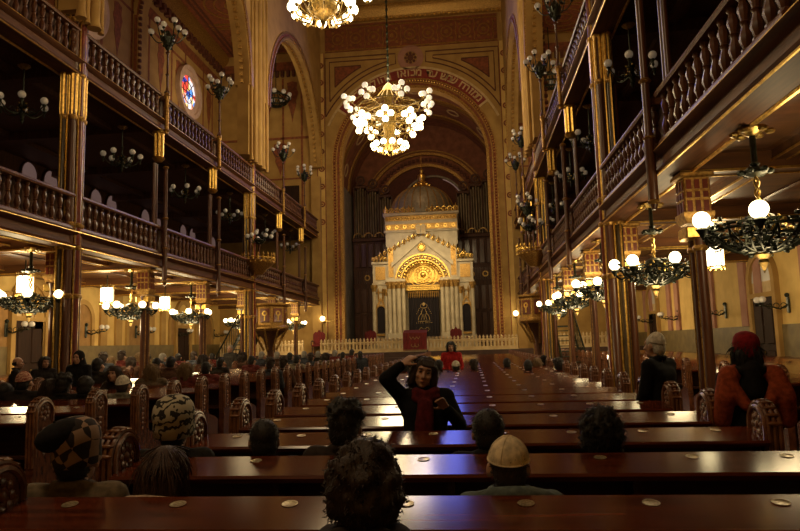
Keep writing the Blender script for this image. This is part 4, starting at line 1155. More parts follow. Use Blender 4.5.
# carved armchairs beside the lectern
first = None
for i, (px, py) in enumerate(((370, 336), (456, 336), (318, 340))):
    cy = 40.5 if i < 2 else 38.4; p = atY(px, py, cy)
    lab = ['dark red carved armchair on the platform left of the ark doorway','dark red carved armchair on the platform right of the ark doorway','dark red carved armchair beside the left arch pilaster'][i]
    if first is None:
        t = first = thing('carved_armchair', lab, 'armchair', (p.x, cy, PZ), pi, 'carved armchairs on the platform')
        MB().bbox(-.34, .34, -.3, .3, .42, .52, .03).build('seat', W['crimson'], t)
        mb = MB(); mb.prism([(-.36, .5), (.36, .5), (.36, 1.15), (.22, 1.3), (.12, 1.26), (0, 1.42), (-.12, 1.26), (-.22, 1.3), (-.36, 1.15)], -.36, -.28); mb.build('backrest', W['crimson'], t)
        for sx in (-1, 1):
            MB().tube([(sx*.34, -.3, .74), (sx*.36, .0, .76), (sx*.34, .3, .7), (sx*.33, .32, .5)], .035, 6).build('arm', W['darkwood'], t)
            for sy in (-1, 1): MB().lathe([(.035, 0), (.03, .2), (.045, .3), (.03, .42)], 8, (sx*.29, sy*.25, 0)).build('leg', W['darkwood'], t)
    else: dup(first, loc=(p.x, cy, PZ), label=lab)
# octagonal pulpits with stairs
for sd, nm in ((-1, 'left'), (1, 'right')):
    t = thing('pulpit', 'gilt panelled octagonal pulpit with a dark stair at the %s colonnade' % nm, 'pulpit', (sd*6.0, 29.2, 0))
    oc = lambda r, z: [(r*cos(pi/8+q*pi/4), r*sin(pi/8+q*pi/4), z) for q in range(8)]
    MB().loft([oc(.72, 2.35), (oc(.85, 2.45)), oc(.85, 2.52), oc(.78, 2.6), oc(.78, 3.42), oc(.86, 3.5), oc(.86, 3.58)]).build('box', W['golddull'], t)
    mb = MB()
    for q in range(8):
        a = q*pi/4; m0 = len(mb.v); mb.bbox(-.21, .21, -.02, .03, 2.72, 3.34, .02); mb.xf(Matrix.Rotation(a-pi/2, 4, 'Z') @ Matrix.Translation((0, .73, 0)), m0)
    pn = mb.build('red_panel', W['shaftred'], t)
    mb = MB()
    for q in range(8):
        a = q*pi/4; m0 = len(mb.v); mb.arc((0, 3.12), .06, .12, 0, 2*pi, .02, .05, 12); mb.box(-.03, .03, .02, .05, 2.8, 3.0); mb.xf(Matrix.Rotation(a-pi/2, 4, 'Z') @ Matrix.Translation((0, .73, 0)), m0)
    mb.build('gilt_motif', W['gold'], pn)
    mb = MB(); mb.loft([oc(.1, 1.0), oc(.14, 1.6), oc(.3, 2.0), oc(.7, 2.36)]); mb.lathe([(.22, 0), (.22, .3), (.1, .4), (.09, 1.05)], 10); mb.build('stem', W['darkwood'], t)
    mb = MB()
    for q in range(8):
        a = q*pi/4; mb.tube([((.8-.5*j/6)*cos(a), (.8-.5*j/6)*sin(a), 2.4-.9*(j/6)**1.5-.12*sin(pi*j/6)) for j in range(7)], .05, 6)
    mb.build('scroll_bracket', W['golddull'], t)
    st = MB()
    for k in range(11): st.box(-.45, .45, -.9-.3*k, -.62-.3*k, 2.2-.21*k-.04, 2.2-.21*k)
    for e in (-.45, .45): st.prism([(-.6, 2.25), (-4.0, 0.0), (-3.75, 0), (-.6, 2.05)], e-.03, e+.03, 'x')
    st.move((sd*.95, .55, 0)); st.box(*sorted((sd*.5, sd*1.4)), -.4, .45, 2.14, 2.2); stt = st.build('stair', W['iron'], t)
    mb = MB()
    for e in (-.46, .46):
        mb.tube([(e, -.6, 3.2), (e, -3.9, .95)], .035, 6)
        for k in range(12): y = -.75-.28*k; mb.tube([(e, y, 2.15-(-.6-y)*.66), (e, y, 3.1-(-.6-y)*.66)], .016, 5)
    mb.move((sd*.95, .55, 0))
    mb.build('stair_rail', W['iron'], stt)
# ================================================================== PEWS
PY0, PDY = 2.787, 1.0131
def RY(n): return PY0+PDY*n
ptop = .984; pz = .944; pd = .30
plate = MB().lathe([(.034, 0), (.034, .0012), (.03, .002), (.028, .0012), (.0, .0012)], 16, (0,0,0), 'z', (1, 1)).mesh('number_plate'); plate.materials.append(W['plate'])
end_me = {}
def pew_end_parts():
    # profile in the y-z plane with a round top
    r = .15; cy = -.12; cz = 1.015
    pts = [(cy+r*cos(pi*i/16), cz+r*sin(pi*i/16)) for i in range(17)] + [(cy-r, .45), (cy-r-.02, .40), (cy-r-.02, .02), (cy+r+.42, .02), (cy+r+.42, .44), (cy+r+.3, .5), (cy+r+.04, .56), (cy+r, .66)]
    mb = MB(); mb.prism(pts, -.046, .046, 'x')
    e = mb.mesh('pew_end'); e.materials.append(W['pewend'])
    mb = MB()
    for s in (-1, 1):
        path = [(s*.046, cy+(r-.025)*cos(pi*i/20), cz+(r-.025)*sin(pi*i/20)) for i in range(21)]
        path = [(s*.046, cy+r-.025, .6)] + path + [(s*.046, cy-r+.025, .6)]
        mb.tube(path, .016, 6)
        for q in range(8):
            a = 2*pi*q/8; mb.sphere((s*.046, cy+.058*cos(a), cz+.01+.058*sin(a)), (.009, .022, .022), 6, 4)
        mb.sphere((s*.046, cy, cz+.01), (.012, .026, .026), 8, 5)
        for q in range(5): mb.sphere((s*.046, cy, .86-.06*q), (.008, .04-.004*q, .024), 6, 4)
    for x in (-.034, 0, .034):   # ribs running over the round top and down the edges
        mb.tube([(x, cy+r, .62)] + [(x, cy+(r+.003)*cos(pi*i/20), cz+(r+.003)*sin(pi*i/20)) for i in range(21)] + [(x, cy-r, .5)], .013, 6)
    for i in range(9):
        a = pi*(i+.5)/9; mb.sphere((0, cy+(r+.012)*cos(a), cz+(r+.012)*sin(a)), (.05, .014, .014), 8, 5)
    rm = mb.mesh('carved_rim'); rm.materials.append(W['rim'])
    return e, rm
end_me = pew_end_parts()
def pew(x0, x1, n, label, group, plates, ends=(1, 1), yo=0):
    L = x1-x0; t = thing('pew', label, 'pew', ((x0+x1)/2, RY(n)+yo, 0), 0, group)
    h = L/2-.05
    mb = MB(); mb.prism([(.05, ptop-.008), (.03, ptop+.006), (-pd, pz), (-pd-.012, pz-.015), (-pd, pz-.04), (.03, ptop-.04)], -h, h, 'x')
    mb.build('book_desk', W['pew'], t)
    mb = MB(); mb.box(-h, h, .01, .05, .06, ptop-.03); mb.box(-h, h, -.22, -.02, .58, .61)
    for k in range(int(L/.8)+1):
        x = -h+.4+k*.8
        if x < h-.3: mb.bbox(x-.3, x+.3, -.005, .012, .2, .56, .01)
    for x in [-h+.9+k*.95 for k in range(int(L/1.0))]: mb.box(x-.02, x+.02, -pd+.08, 0, .55, pz-.02)
    mb.build('backrest', W['pewdark'], t)
    MB().bbox(-h, h, .05, .5, .40, .45, .015).build('seat', W['pewdark'], t)
    for s in (-1, 1):
        if not ends[0 if s < 0 else 1]: continue
        e = link('pew_end', end_me[0], t); e.location = (s*(L/2), 0, 0)
        r = link('carved_rim', end_me[1], e)
    for k in range(plates):
        x = -h+.26+(2*h-.5)*k/max(plates-1, 1)
        p = link('number_plate', plate, t); f = .74
        p.location = (x, -pd*(1-f)+.02, pz+(ptop+.012-pz)*f-.002); p.rotation_euler = (math.atan2(ptop+.012-pz, pd+.03), 0, 0)
    return t
LASTN = 31
for n in range(LASTN):
    pew(1.0, 4.95, n, 'varnished brown pew right of the centre aisle, %s row from the camera' % ORD(n), 'pews right of the centre aisle', 8 if n < 18 else 0)
for n in range(3, LASTN):
    pew(-4.85, -1.33, n, 'varnished brown pew left of the centre aisle, %s row from the camera' % ORD(n-3), 'pews left of the centre aisle', 7 if n < 6 else 0, yo=-.35)
for n in range(10, LASTN):
    pew(-11.7, -7.1, n, 'varnished brown pew in the left side aisle, %s row from the camera' % ORD(n-10), 'pews in the left side aisle', 0, (0, 1))
for n in range(6, LASTN):
    pew(7.3, 11.7, n, 'varnished brown pew in the right side aisle, %s row from the camera' % ORD(n-6), 'pews in the right side aisle', 0, (1, 0))
# loose papers and books on the desks
for i, (px, py, n, X, lab) in enumerate([(393, 366, 12, None, 'white sheet of paper on a pew desk beside the raised arm'), (135, 377, 8, None, 'white open booklet on a pew desk near the woman in the left group'), (98, 363, 12, None, 'small white paper on a desk among the far left pews'), (690, 356, 8, None, 'white paper on a pew desk in the right side aisle')]):
    p = atY(px, py, RY(n)-.15)
    x = p.x if i < 3 else 8.2
    t = MB().prism([(-.14, 0), (-.01, .012), (.0, .004), (.01, .012), (.14, 0), (.14, .006), (.01, .018), (0, .01), (-.01, .018), (-.14, .006)], -.1, .1).build('paper_booklet', W['paper'], None, label=lab, cat='paper')
    t.location = (x, RY(n)-.16, pz+(ptop-pz)*.56+.012); t.rotation_euler = (.2, 0, .2*i)

# ================================================================== PEOPLE
def cap(mb, a, b, ra, rb, n=10):
    """tapered capsule"""
    a, b = Vector(a), Vector(b); d = b-a; l = d.length; d.normalize()
    u = d.orthogonal().normalized(); w = d.cross(u); rings = []
    st = []
    for k in range(5): t = -pi/2+pi/2*k/4; st.append((ra*sin(t), max(ra*cos(t), 1e-3)))
    for k in range(1, 5): t = pi/2*k/4; st.append((l+rb*sin(t), max(rb*cos(t), 1e-3)))
    st.insert(5, (l, rb))
    for z, r in st: rings.append([tuple(a+d*z+(u*cos(2*pi*q/n)+w*sin(2*pi*q/n))*r) for q in range(n)])
    mb.loft(rings)
def remesh(mb, voxel, name, m=None, smooth=3):
    me0 = mb.mesh(name+'_raw'); o = bpy.data.objects.new('tmp', me0); COL.objects.link(o)
    md = o.modifiers.new('r', 'REMESH'); md.mode = 'VOXEL'; md.voxel_size = voxel; md.use_smooth_shade = True
    if smooth: sm = o.modifiers.new('s', 'SMOOTH'); sm.factor = .5; sm.iterations = smooth
    dg = bpy.context.evaluated_depsgraph_get(); dg.update()
    me = bpy.data.meshes.new_from_object(o.evaluated_get(dg)); me.name = name
    bpy.data.objects.remove(o); bpy.data.meshes.remove(me0)
    me.materials.clear()
    if m: me.materials.append(m)
    me.shade_smooth()
    return me
skin = {k: mat('skin_'+k, c, tuple(x*.75 for x in c), rough=.55, scale=20) for k, c in {'fair': (.48, .27, .18), 'mid': (.36, .19, .12)}.items()}
hairm = {k: mat('hair_'+k, c, tuple(x*.45 for x in c), rough=.6, scale=60, stretch=(3, 3, .6), bump=.5) for k, c in
         {'black': (.012, .009, .008), 'brown': (.035, .017, .009), 'auburn': (.06, .024, .011), 'grey': (.3, .28, .25), 'white': (.75, .72, .64), 'blond': (.25, .15, .06)}.items()}
def head_mb(mb, H, tilt=0):
    m0 = len(mb.v)
    mb.sphere((0, -.008, .02), (.076, .098, .1), 16, 12); mb.sphere((0, .03, -.045), (.06, .066, .075), 14, 10)
    mb.sphere((0, .062, -.098), (.03, .026, .024), 10, 6)            # chin
    mb.sphere((0, .075, .035), (.055, .024, .02), 10, 6)             # brow
    cap(mb, (0, .09, .012), (0, .112, -.03), .009, .015); 
    for s in (-1, 1):
        mb.sphere((s*.013, .1, -.034), .009, 6, 5)
        mb.sphere((s*.042, .07, -.025), (.024, .022, .02), 8, 6)     # cheek
        mb.sphere((s*.088, -.008, -.012), (.012, .024, .036), 8, 6)   # ear
    mb.sphere((0, .088, -.068), (.024, .012, .012), 8, 6)            # lips
    R = Matrix.Translation(H) @ Matrix.Rotation(tilt, 4, 'Y'); mb.xf(R, m0)
def hand_mb(mb, wr, fwd, side, up=(0,0,1), curl=.5, s=1):
    """palm, four fingers of unequal length with a bend, and a side thumb; fwd from wrist, side = thumb side"""
    f = Vector(fwd).normalized(); sd = Vector(side); sd = (sd-f*sd.dot(f)).normalized(); n = f.cross(sd)
    if n.dot(Vector(up)) < 0: n = -n
    w = Vector(wr); P = lambda a, b, c: w+f*a+sd*b+n*c
    for b in (-.026, -.009, .009, .026): cap(mb, P(.005, b*.6, 0), P(.08, b, .0), .016, .013, 8)
    for b, l in ((-.031, .055), (-.0105, .07), (.0105, .078), (.031, .068)):
        k1 = P(.09, b, 0); a1 = curl*.6; a2 = curl*1.4
        k2 = k1+(f*cos(a1)-n*sin(a1))*l*.5*s; k3 = k2+(f*cos(a2)-n*sin(a2))*l*.5*s
        cap(mb, k1, k2, .0095, .009, 7); cap(mb, k2, k3, .009, .0078, 7)
    t1 = P(.03, .032, -.004); t2 = P(.06, .062, -.018); t3 = P(.09, .068, -.03)
    cap(mb, t1, t2, .013, .011, 7); cap(mb, t2, t3, .011, .009, 7)
POSE = {}
POSE['seated'] = dict(H=(0, .045, 1.06), neck=(0, .01, .915), chest=(0, -.01, .80), waist=(0, 0, .60), pelvis=(0, .02, .50), sh=(.175, -.005, .895), el=(.235, .07, .63), wr=(.10, .33, .575), hip=(.09, .06, .50), kn=(.12, .44, .50), an=(.12, .46, .09))
POSE['hunched'] = dict(POSE['seated'], neck=(0, .0, .87), chest=(0, -.03, .72), sh=(.16, -.02, .79), el=(.22, .07, .58))
POSE['standing'] = dict(H=(0, .03, 1.50), neck=(0, .0, 1.34), chest=(0, -.01, 1.2), waist=(0, .0, 1.0), pelvis=(0, .0, .88), sh=(.185, -.01, 1.30), el=(.25, .02, 1.04), wr=(.2, .15, .84), hip=(.09, 0, .86), kn=(.1, .02, .47), an=(.1, -.02, .09))
POSE['leaning'] = dict(H=(0, .20, 1.18), neck=(0, .11, 1.05), chest=(0, .05, .93), waist=(0, -.01, .72), pelvis=(0, -.02, .60), sh=(.18, .08, 1.0), el=(.25, .22, .80), wr=(.14, .42, .78), hip=(.09, 0, .58), kn=(.12, .32, .46), an=(.12, .2, .09))
POSE['waving'] = dict(H=(0, .02, 1.365), neck=(-.01, .0, 1.21), chest=(0, -.01, 1.06), waist=(0, .0, .9), pelvis=(0, .0, .79), sh=(.17, -.01, 1.165), el=(.25, .02, .96), wr=(.2, .15, .78), hip=(.09, 0, .77), kn=(.1, .02, .43), an=(.1, -.02, .08),
                      elR=(.31, .10, 1.33), wrR=(.185, .05, 1.43), elL=(-.275, .06, .95), wrL=(-.17, .175, 1.09))
def limb(p, s):
    k = 'R' if s > 0 else 'L'
    sx = lambda v: (v[0]*s, v[1], v[2])
    return sx(p['sh']), p.get('el'+k) or sx(p['el']), p.get('wr'+k) or sx(p['wr']), sx(p['hip']), sx(p['kn']), sx(p['an'])
def torso_mb(mb, p, g=0):
    V = lambda k: Vector(p[k])
    cap(mb, V('chest')+Vector((-.075, 0, 0)), V('chest')+Vector((.075, 0, 0)), .105+g, .105+g, 14)
    cap(mb, V('waist')+Vector((-.06, 0, 0)), V('waist')+Vector((.06, 0, 0)), .1+g, .1+g, 14)
    cap(mb, V('pelvis')+Vector((-.075, 0, 0)), V('pelvis')+Vector((.075, 0, 0)), .11+g, .11+g, 14)
    for a, b, r in (('chest', 'waist', .115), ('waist', 'pelvis', .115)):
        for e in (-.06, .06): cap(mb, V(a)+Vector((e, 0, 0)), V(b)+Vector((e, 0, 0)), r+g-.01, r+g-.01, 12)
    for s in (-1, 1): cap(mb, V('neck')+Vector((s*.03, 0, -.03)), Vector((p['sh'][0]*s, p['sh'][1], p['sh'][2])), .05+g, .06+g, 12); cap(mb, V('chest'), Vector((p['sh'][0]*s*.8, p['sh'][1], p['sh'][2]-.05)), .1+g, .07+g, 12)
def make_pose(nm, voxel, tilt=0):
    p = POSE[nm]; H = Vector(p['H'])
    mb = MB(); head_mb(mb, H, tilt); torso_mb(mb, p, -.012)
    cap(mb, p['neck'], H+Vector((0, -.015, -.08)), .056, .05, 12)
    for s in (-1, 1):
        sh, el, wr, hip, kn, an = limb(p, s)
        cap(mb, sh, el, .048, .038); cap(mb, el, wr, .037, .025)
        d = (Vector(wr)-Vector(el)).normalized()
        hand_mb(mb, Vector(wr)+d*.01, d, (-s, .3, .2), (0, 0, 1), .7)
        cap(mb, hip, kn, .082, .056); cap(mb, kn, an, .054, .036)
        cap(mb, (an[0], an[1]-.04, .045), (an[0]*1.1, an[1]+.16, .035), .04, .03)
    body = remesh(mb, voxel, 'person_body', None, 2)
    mb = MB(); torso_mb(mb, p, .018)
    for s in (-1, 1):
        sh, el, wr, hip, kn, an = limb(p, s)
        cap(mb, sh, el, .07, .058); cap(mb, el, Vector(el).lerp(Vector(wr), .93), .058, .045)
        cap(mb, hip, Vector(hip).lerp(Vector(kn), .45), .105, .085)
    for k in range(14):      # collar
        a = 2*pi*k/14; c = Vector(p['neck']); mb.sphere((c.x+.072*cos(a), c.y-.005+.066*sin(a), c.z+.035+.012*(sin(a) < 0)), .026, 6, 5)
    coat = remesh(mb, voxel*1.35, 'coat', None, 3)
    mb = MB()
    for s in (-1, 1):
        sh, el, wr, hip, kn, an = limb(p, s)
        cap(mb, hip, kn, .098, .072); cap(mb, kn, an, .07, .058)
    mb.sphere(p['pelvis'], (.16, .12, .11), 12, 8)
    tr = remesh(mb, voxel*1.5, 'trousers', None, 2)
    return body, coat, tr
PM = {k: make_pose(k, v, t) for k, v, t in (('seated', .0115, 0), ('hunched', .0115, 0), ('standing', .0115, 0), ('leaning', .013, 0), ('waving', .0095, -.22))}
# hair and hats, centred on the head
def hair_mesh(kind, seed=1):
    rr = random.Random(seed); mb = MB()
    base = lambda k=1: (mb.sphere((0, -.022, .034), (.087*k, .1*k, .1*k), 16, 12), mb.sphere((0, -.055, -.02), (.078*k, .062*k, .085), 14, 10))
    vox = .009
    if kind in ('short', 'tousled'):
        base(.97 if kind == 'short' else 1)
        for s in (-1, 1): mb.sphere((s*.07, .0, .04), (.014, .05, .035), 8, 6)
        for k in range(40 if kind == 'tousled' else 0):
            a = rr.uniform(-pi, pi); u = rr.uniform(.15, 1.2); c = (.086*sin(a)*cos(u-.1), -.022+.098*-cos(a)*cos(u-.1)*.95, .045+.1*sin(u))
            if c[1] > .06 and c[2] < .07: continue
            mb.sphere(c, rr.uniform(.016, .03), 6, 5)
    elif kind == 'curly':
        base(1.08)
        for k in range(260):
            a = rr.uniform(-pi, pi); u = rr.uniform(-.7, 1.5); q = rr.uniform(1.05, 1.32)
            c = (.09*q*sin(a)*cos(u), -.03-.1*q*cos(a)*cos(u), .025+.108*q*sin(u))
            if c[1] > .045 and c[2] < .08: continue
            mb.sphere(c, rr.uniform(.012, .024), 6, 5)
    elif kind == 'frizzy':
        base(1.04)
        for k in range(260):
            a = rr.uniform(-pi, pi); u = rr.uniform(-.8, 1.5); q = rr.uniform(1.02, 1.16)
            c = (.09*q*sin(a)*cos(u), -.025-.1*q*cos(a)*cos(u), .02+.108*q*sin(u))
            if c[1] > .045 and c[2] < .08: continue
            mb.sphere(c, rr.uniform(.012, .022), 6, 5)
    elif kind == 'long':
        base(1.04); cap(mb, (-.03, -.075, .02), (-.04, -.10, -.22), .07, .05); cap(mb, (.03, -.075, .02), (.04, -.10, -.22), .07, .05); cap(mb, (0, -.08, 0), (0, -.115, -.24), .07, .045)
        for s in (-1, 1): cap(mb, (s*.07, .0, .03), (s*.088, -.01, -.18), .03, .03)
        for k in range(30):
            x = rr.uniform(-.1, .1); cap(mb, (x*.8, -.11, -.0), (x, -.14, rr.uniform(-.3, -.22)), .018, .01)
    elif kind == 'bob':
        base(1.04)
        for s in (-1, 1): cap(mb, (s*.075, .0, .04), (s*.09, .0, -.09), .034, .03)
        cap(mb, (-.05, -.07, 0), (-.05, -.08, -.12), .055, .04); cap(mb, (.05, -.07, 0), (.05, -.08, -.12), .055, .04)
        for k in range(8): cap(mb, (-.062+.013*k, .055, .1), (-.07+.012*k, .088, .062), .014, .009)
    elif kind == 'fringe':
        mb.sphere((0, -.05, -.015), (.083, .066, .05), 14, 8)
        for s in (-1, 1): mb.sphere((s*.068, -.015, .0), (.016, .045, .035), 8, 6)
    elif kind == 'hood':
        mb.sphere((0, -.035, .03), (.108, .115, .122), 16, 12); cap(mb, (-.03, -.06, -.05), (-.05, -.06, -.16), .085, .1); cap(mb, (.03, -.06, -.05), (.05, -.06, -.16), .085, .1)
    me = remesh(mb, vox, 'hair', None, 1)
    if kind in ('curly', 'frizzy', 'tousled', 'short'):
        sb = MB(); sb.v = [tuple(v.co) for v in me.vertices]; sb.f = [tuple(q.vertices) for q in me.polygons]; sb.mi = [0]*len(sb.f)
        vs = [v for v in me.vertices]; ns = [(v.co.copy(), v.normal.copy()) for v in vs]
        for k in range({'curly': 900, 'frizzy': 600, 'tousled': 420, 'short': 300}[kind]):
            co, no = ns[rr.randrange(len(ns))]
            if co.y > .05: continue
            l = {'curly': .05, 'frizzy': .022, 'tousled': .032, 'short': .016}[kind]*rr.uniform(.4, 1)
            t = no.orthogonal().normalized(); pts = []
            for j in range(5): pts.append(co+no*(l*j/4)*.8+t*(.012 if kind == 'curly' else .004)*sin(j*1.4+k)+Vector((0, 0, -.15*l*j/4)))
            sb.tube(pts, [.0024, .002, .0017, .0013, .0006], 3, False)
        bpy.data.meshes.remove(me); me = sb.mesh('hair', 180)
    if kind in ('long', 'bob'):
        sb = MB(); sb.v = [tuple(v.co) for v in me.vertices]; sb.f = [tuple(q.vertices) for q in me.polygons]; sb.mi = [0]*len(sb.f)
        ns = [(v.co.copy(), v.normal.copy()) for v in me.vertices]
        for k in range(700):
            co, no = ns[rr.randrange(len(ns))]
            if co.y > .015 and kind == 'bob': continue
            l = rr.uniform(.05, .11); p = co+no*.001; pts = []
            dn = Vector((0, 0, -1)); dn = dn-no*dn.dot(no)
            if dn.length < .2: dn = Vector((no.x, no.y, -.3))
            dn.normalize()
            for j in range(5): pts.append(p+dn*(l*j/4)+no*(.004*sin(pi*j/4)+.001)+Vector((.003*sin(k+j), 0, 0)))
            sb.tube(pts, [.0012, .0028, .003, .0024, .0006], 3, False)
        bpy.data.meshes.remove(me); me = sb.mesh('hair', 180)
    return me
HM = {k: hair_mesh(k) for k in ('short', 'tousled', 'curly', 'frizzy', 'long', 'bob', 'fringe', 'hood')}
def kippah_me(r=.1, ang=62, drop=.0):
    mb = MB(); rings = []
    prof = []
    for k in range(9): u = rad(90-ang*k/8); prof.append((r*cos(u)*.97, r*1.06*sin(u)))
    for k in range(8, -1, -1): u = rad(90-ang*k/8); prof.append(((r-.006)*cos(u)*.97, (r-.006)*1.06*sin(u)))
    mb.lathe([(max(a, .0004), b) for a, b in prof], 24)
    me = mb.mesh('kippah'); 
    sb = MB()
    for q in range(6):
        a = q*pi/3; sb.tube([(1.003*r*cos(rad(90-ang*k/8))*.97*cos(a), 1.003*r*cos(rad(90-ang*k/8))*.97*sin(a), 1.003*r*1.06*sin(rad(90-ang*k/8))) for k in range(9)], .0022, 5)
    sb.sphere((0, 0, r*1.06), .006, 8, 5); sb.tube([(.98*r*cos(rad(90-ang))*cos(2*pi*k/24), .98*r*cos(rad(90-ang))*sin(2*pi*k/24), r*1.06*sin(rad(90-ang))) for k in range(25)], .0035, 5)
    return me, sb.mesh('kippah_seam')
KM = kippah_me(.1, 84)
def beanie_me():
    mb = MB(); prof = [(.098, -.05), (.104, -.045), (.106, .0), (.104, .02), (.107, .03), (.108, .06), (.1, .095), (.08, .125), (.045, .142), (.012, .148), (.004, .15)]
    mb.lathe(prof, 28, (0, -.012, .01), 'z', (.93, 1.06)); return mb.mesh('knit_hat', 80)
BM = beanie_me()
def beret_me():
    mb = MB(); mb.lathe([(.085, .0), (.1, .01), (.118, .04), (.116, .07), (.09, .095), (.045, .108), (.004, .112)], 24, (0, -.02, .03)); mb.sphere((0, -.02, .143), .008, 6, 5); return mb.mesh('beret', 80)
TM = beret_me()
def pattern_mat(name, kind, c1, c2, c3=None, scale=1):
    m, nt, b = newmat(name); b.inputs['Roughness'].default_value = .95; L = nt.links.new
    tc = nt.nodes.new('ShaderNodeTexCoord'); mp = nt.nodes.new('ShaderNodeMapping'); L(tc.outputs['Object'], mp.inputs['Vector'])
    mp.inputs['Rotation'].default_value = (.3, .5, .2)
    mix = nt.nodes.new('ShaderNodeMix'); mix.data_type = 'RGBA'; mix.inputs['A'].default_value = lin(c1); mix.inputs['B'].default_value = lin(c2)
    if kind == 'check':
        t = nt.nodes.new('ShaderNodeTexChecker'); t.inputs['Scale'].default_value = scale; t.inputs['Color1'].default_value = (0,0,0,1); t.inputs['Color2'].default_value = (1,1,1,1)
        L(mp.outputs[0], t.inputs['Vector']); L(t.outputs['Color'], mix.inputs['Factor'])
    else:
        w = nt.nodes.new('ShaderNodeTexWave'); w.bands_direction = 'Z'; w.inputs['Scale'].default_value = scale; w.inputs['Distortion'].default_value = 9; w.inputs['Detail Scale'].default_value = 3
        r = nt.nodes.new('ShaderNodeValToRGB'); r.color_ramp.elements[0].position = .62; r.color_ramp.elements[1].position = .68
        L(mp.outputs[0], w.inputs['Vector']); L(w.outputs['Fac'], r.inputs['Fac']); L(r.outputs['Color'], mix.inputs['Factor'])
    L(mix.outputs['Result'], b.inputs['Base Color']); return m
W['checkhat'] = pattern_mat('check_hat', 'check', (.30, .2, .14), (.02, .014, .014), scale=17)
W['knithat'] = pattern_mat('knit_hat', 'wave', (.46, .42, .32), (.02, .018, .016), scale=7)
W['redkip'] = pattern_mat('red_kippah', 'wave', (.5, .3, .22), (.25, .05, .04), scale=9)
def slotmat(o, m):
    if not o.data.materials: o.data.materials.append(None)
    o.material_slots[0].link = 'OBJECT'; o.material_slots[0].material = m
def person(label, pose, loc, yaw=0, scale=1, hair='short', hc='black', coat=(.02,.02,.022), hat=None, hatm=None, face=False, sk='fair', group=None, trousers=(.02,.02,.025), hatscale=1, hairscale=1):
    body, ct, tr = PM[pose]; H = Vector(POSE[pose]['H'])
    o = link('person', body, None, label=label, cat='person', group=group)
    o.location = loc; o.rotation_euler = (0, 0, yaw); o.scale = (scale,)*3; slotmat(o, skin[sk])
    c = link('coat', ct, o); slotmat(c, cloth(coat)); t = link('trousers', tr, o); slotmat(t, cloth(trousers))
    tl = -.22 if pose == 'waving' else 0
    if hair:
        h = link('hair' if hair != 'hood' else 'hood', HM[hair], o); h.location = H; h.rotation_euler = (0, tl, 0); h.scale = (hairscale,)*3; slotmat(h, hairm[hc] if isinstance(hc, str) else cloth(hc))
    if hat:
        if hat == 'kippah':
            k = link('kippah', KM[0], o); s = link('kippah_seam', KM[1], k); slotmat(s, hatm)
            k.location = H+Vector((0, -.028, .03)); k.rotation_euler = (.22, 0, 0)
        elif hat == 'beanie': k = link('knit_hat', BM, o); k.location = H+Vector((0, -.005, .03)); k.rotation_euler = (.15, 0, 0)
        else: k = link('beret', TM, o); k.location = H+Vector((0, 0, .02)); k.rotation_euler = (.1, -.2, 0)
        slotmat(k, hatm); k.scale = (hatscale, hatscale, hatscale*(1.14 if hat == 'kippah' else 1))
    if face:
        R = Matrix.Translation(H) @ Matrix.Rotation(tl, 4, 'Y')
        for s in (-1, 1):
            e = link('eye', EYE, o); e.location = R @ Vector((s*.031, .083, .008))
            b = link('eyebrow', BROW, o); b.location = R @ Vector((s*.033, .096, .034)); b.rotation_euler = (0, tl+s*.1, 0)
        mo = link('mouth', MOUTH, o); mo.location = R @ Vector((0, .098, -.066)); mo.rotation_euler = (0, tl, 0)
    return o
EYE = MB().sphere((0,0,0), (.013, .009, .008), 10, 6).mesh('eye'); EYE.materials.append(mat('eye_dark', (.03,.02,.015), rough=.2))
BROW = MB().sphere((0,0,0), (.02, .006, .004), 8, 5).mesh('eyebrow'); BROW.materials.append(hairm['black'])
MOUTH = MB().sphere((0,0,0), (.021, .006, .006), 10, 5).mesh('mouth'); MOUTH.materials.append(mat('lips', (.3,.09,.07), rough=.4))
def sit(label, px, py, n, yaw=0, dy=.22, **k):
    """seated person whose head centre shows at px, py in the pew row n"""
    Y = RY(n)+dy; pose = k.pop('pose', 'seated'); H = Vector(POSE[pose]['H'])
    h = H.y; p = atY(px, py, Y)
    if -5 < p.x < -1.2: Y -= .35
    for _ in range(2):
        p = atY(px, py, Y+h*cos(yaw)); s = p.z/H.z
    return person(label, pose, (p.x+sin(yaw)*h*s, Y, 0), yaw, s, **k)
def stand(label, px, py, Y, yaw=0, **k):
    pose = k.pop('pose', 'standing'); H = Vector(POSE[pose]['H']); p = atY(px, py, Y); s = p.z/H.z
    return person(label, pose, (p.x+sin(yaw)*H.y*s, Y-cos(yaw)*H.y*s, 0), yaw, s, **k)
cream = cloth((.9, .76, .52)); white = cloth((.78, .73, .62))
o = sit('seated man in a cream skullcap and grey-green jacket, seen from behind', 508, 467, 0, .08, hair='short', hc='brown', coat=(.12,.155,.15), hat='kippah', hatm=cream, hatscale=.95)
mb = MB(); mb.tube([(-.2,-.02,.91),(-.14,-.06,.945),(-.07,-.085,.965),(0,-.095,.97),(.07,-.085,.965),(.14,-.06,.945),(.2,-.02,.91)], .04, 8); mb.tube([(.085*cos(2*pi*k/16), .0+.08*sin(2*pi*k/16), .965) for k in range(17)], .022, 8); link('collar', remesh(mb, .01, 'collar', cloth((.13,.165,.16)), 2), o)
bp = sit('person with big frizzy dark hair, nearest of all the seated people, seen from behind', 366, 484, -1, 0, dy=.22, pose='hunched', hair='frizzy', hc='brown', coat=(.03,.02,.018), hairscale=.93)
for ch in bp.children:
    if ch.name.startswith('hair'): ch.location.z -= .02; ch.location.y -= .01
mb = MB(); mb.tube([(.1*cos(2*pi*k/16), -.02+.09*sin(2*pi*k/16), .93) for k in range(17)], .035, 8); cap(mb, (-.05, -.07, .93), (-.12, -.08, .82), .05, .06); cap(mb, (.05, -.07, .93), (.12, -.08, .82), .05, .06); link('collar', remesh(mb, .012, 'collar', cloth((.03,.02,.018)), 2), bp)
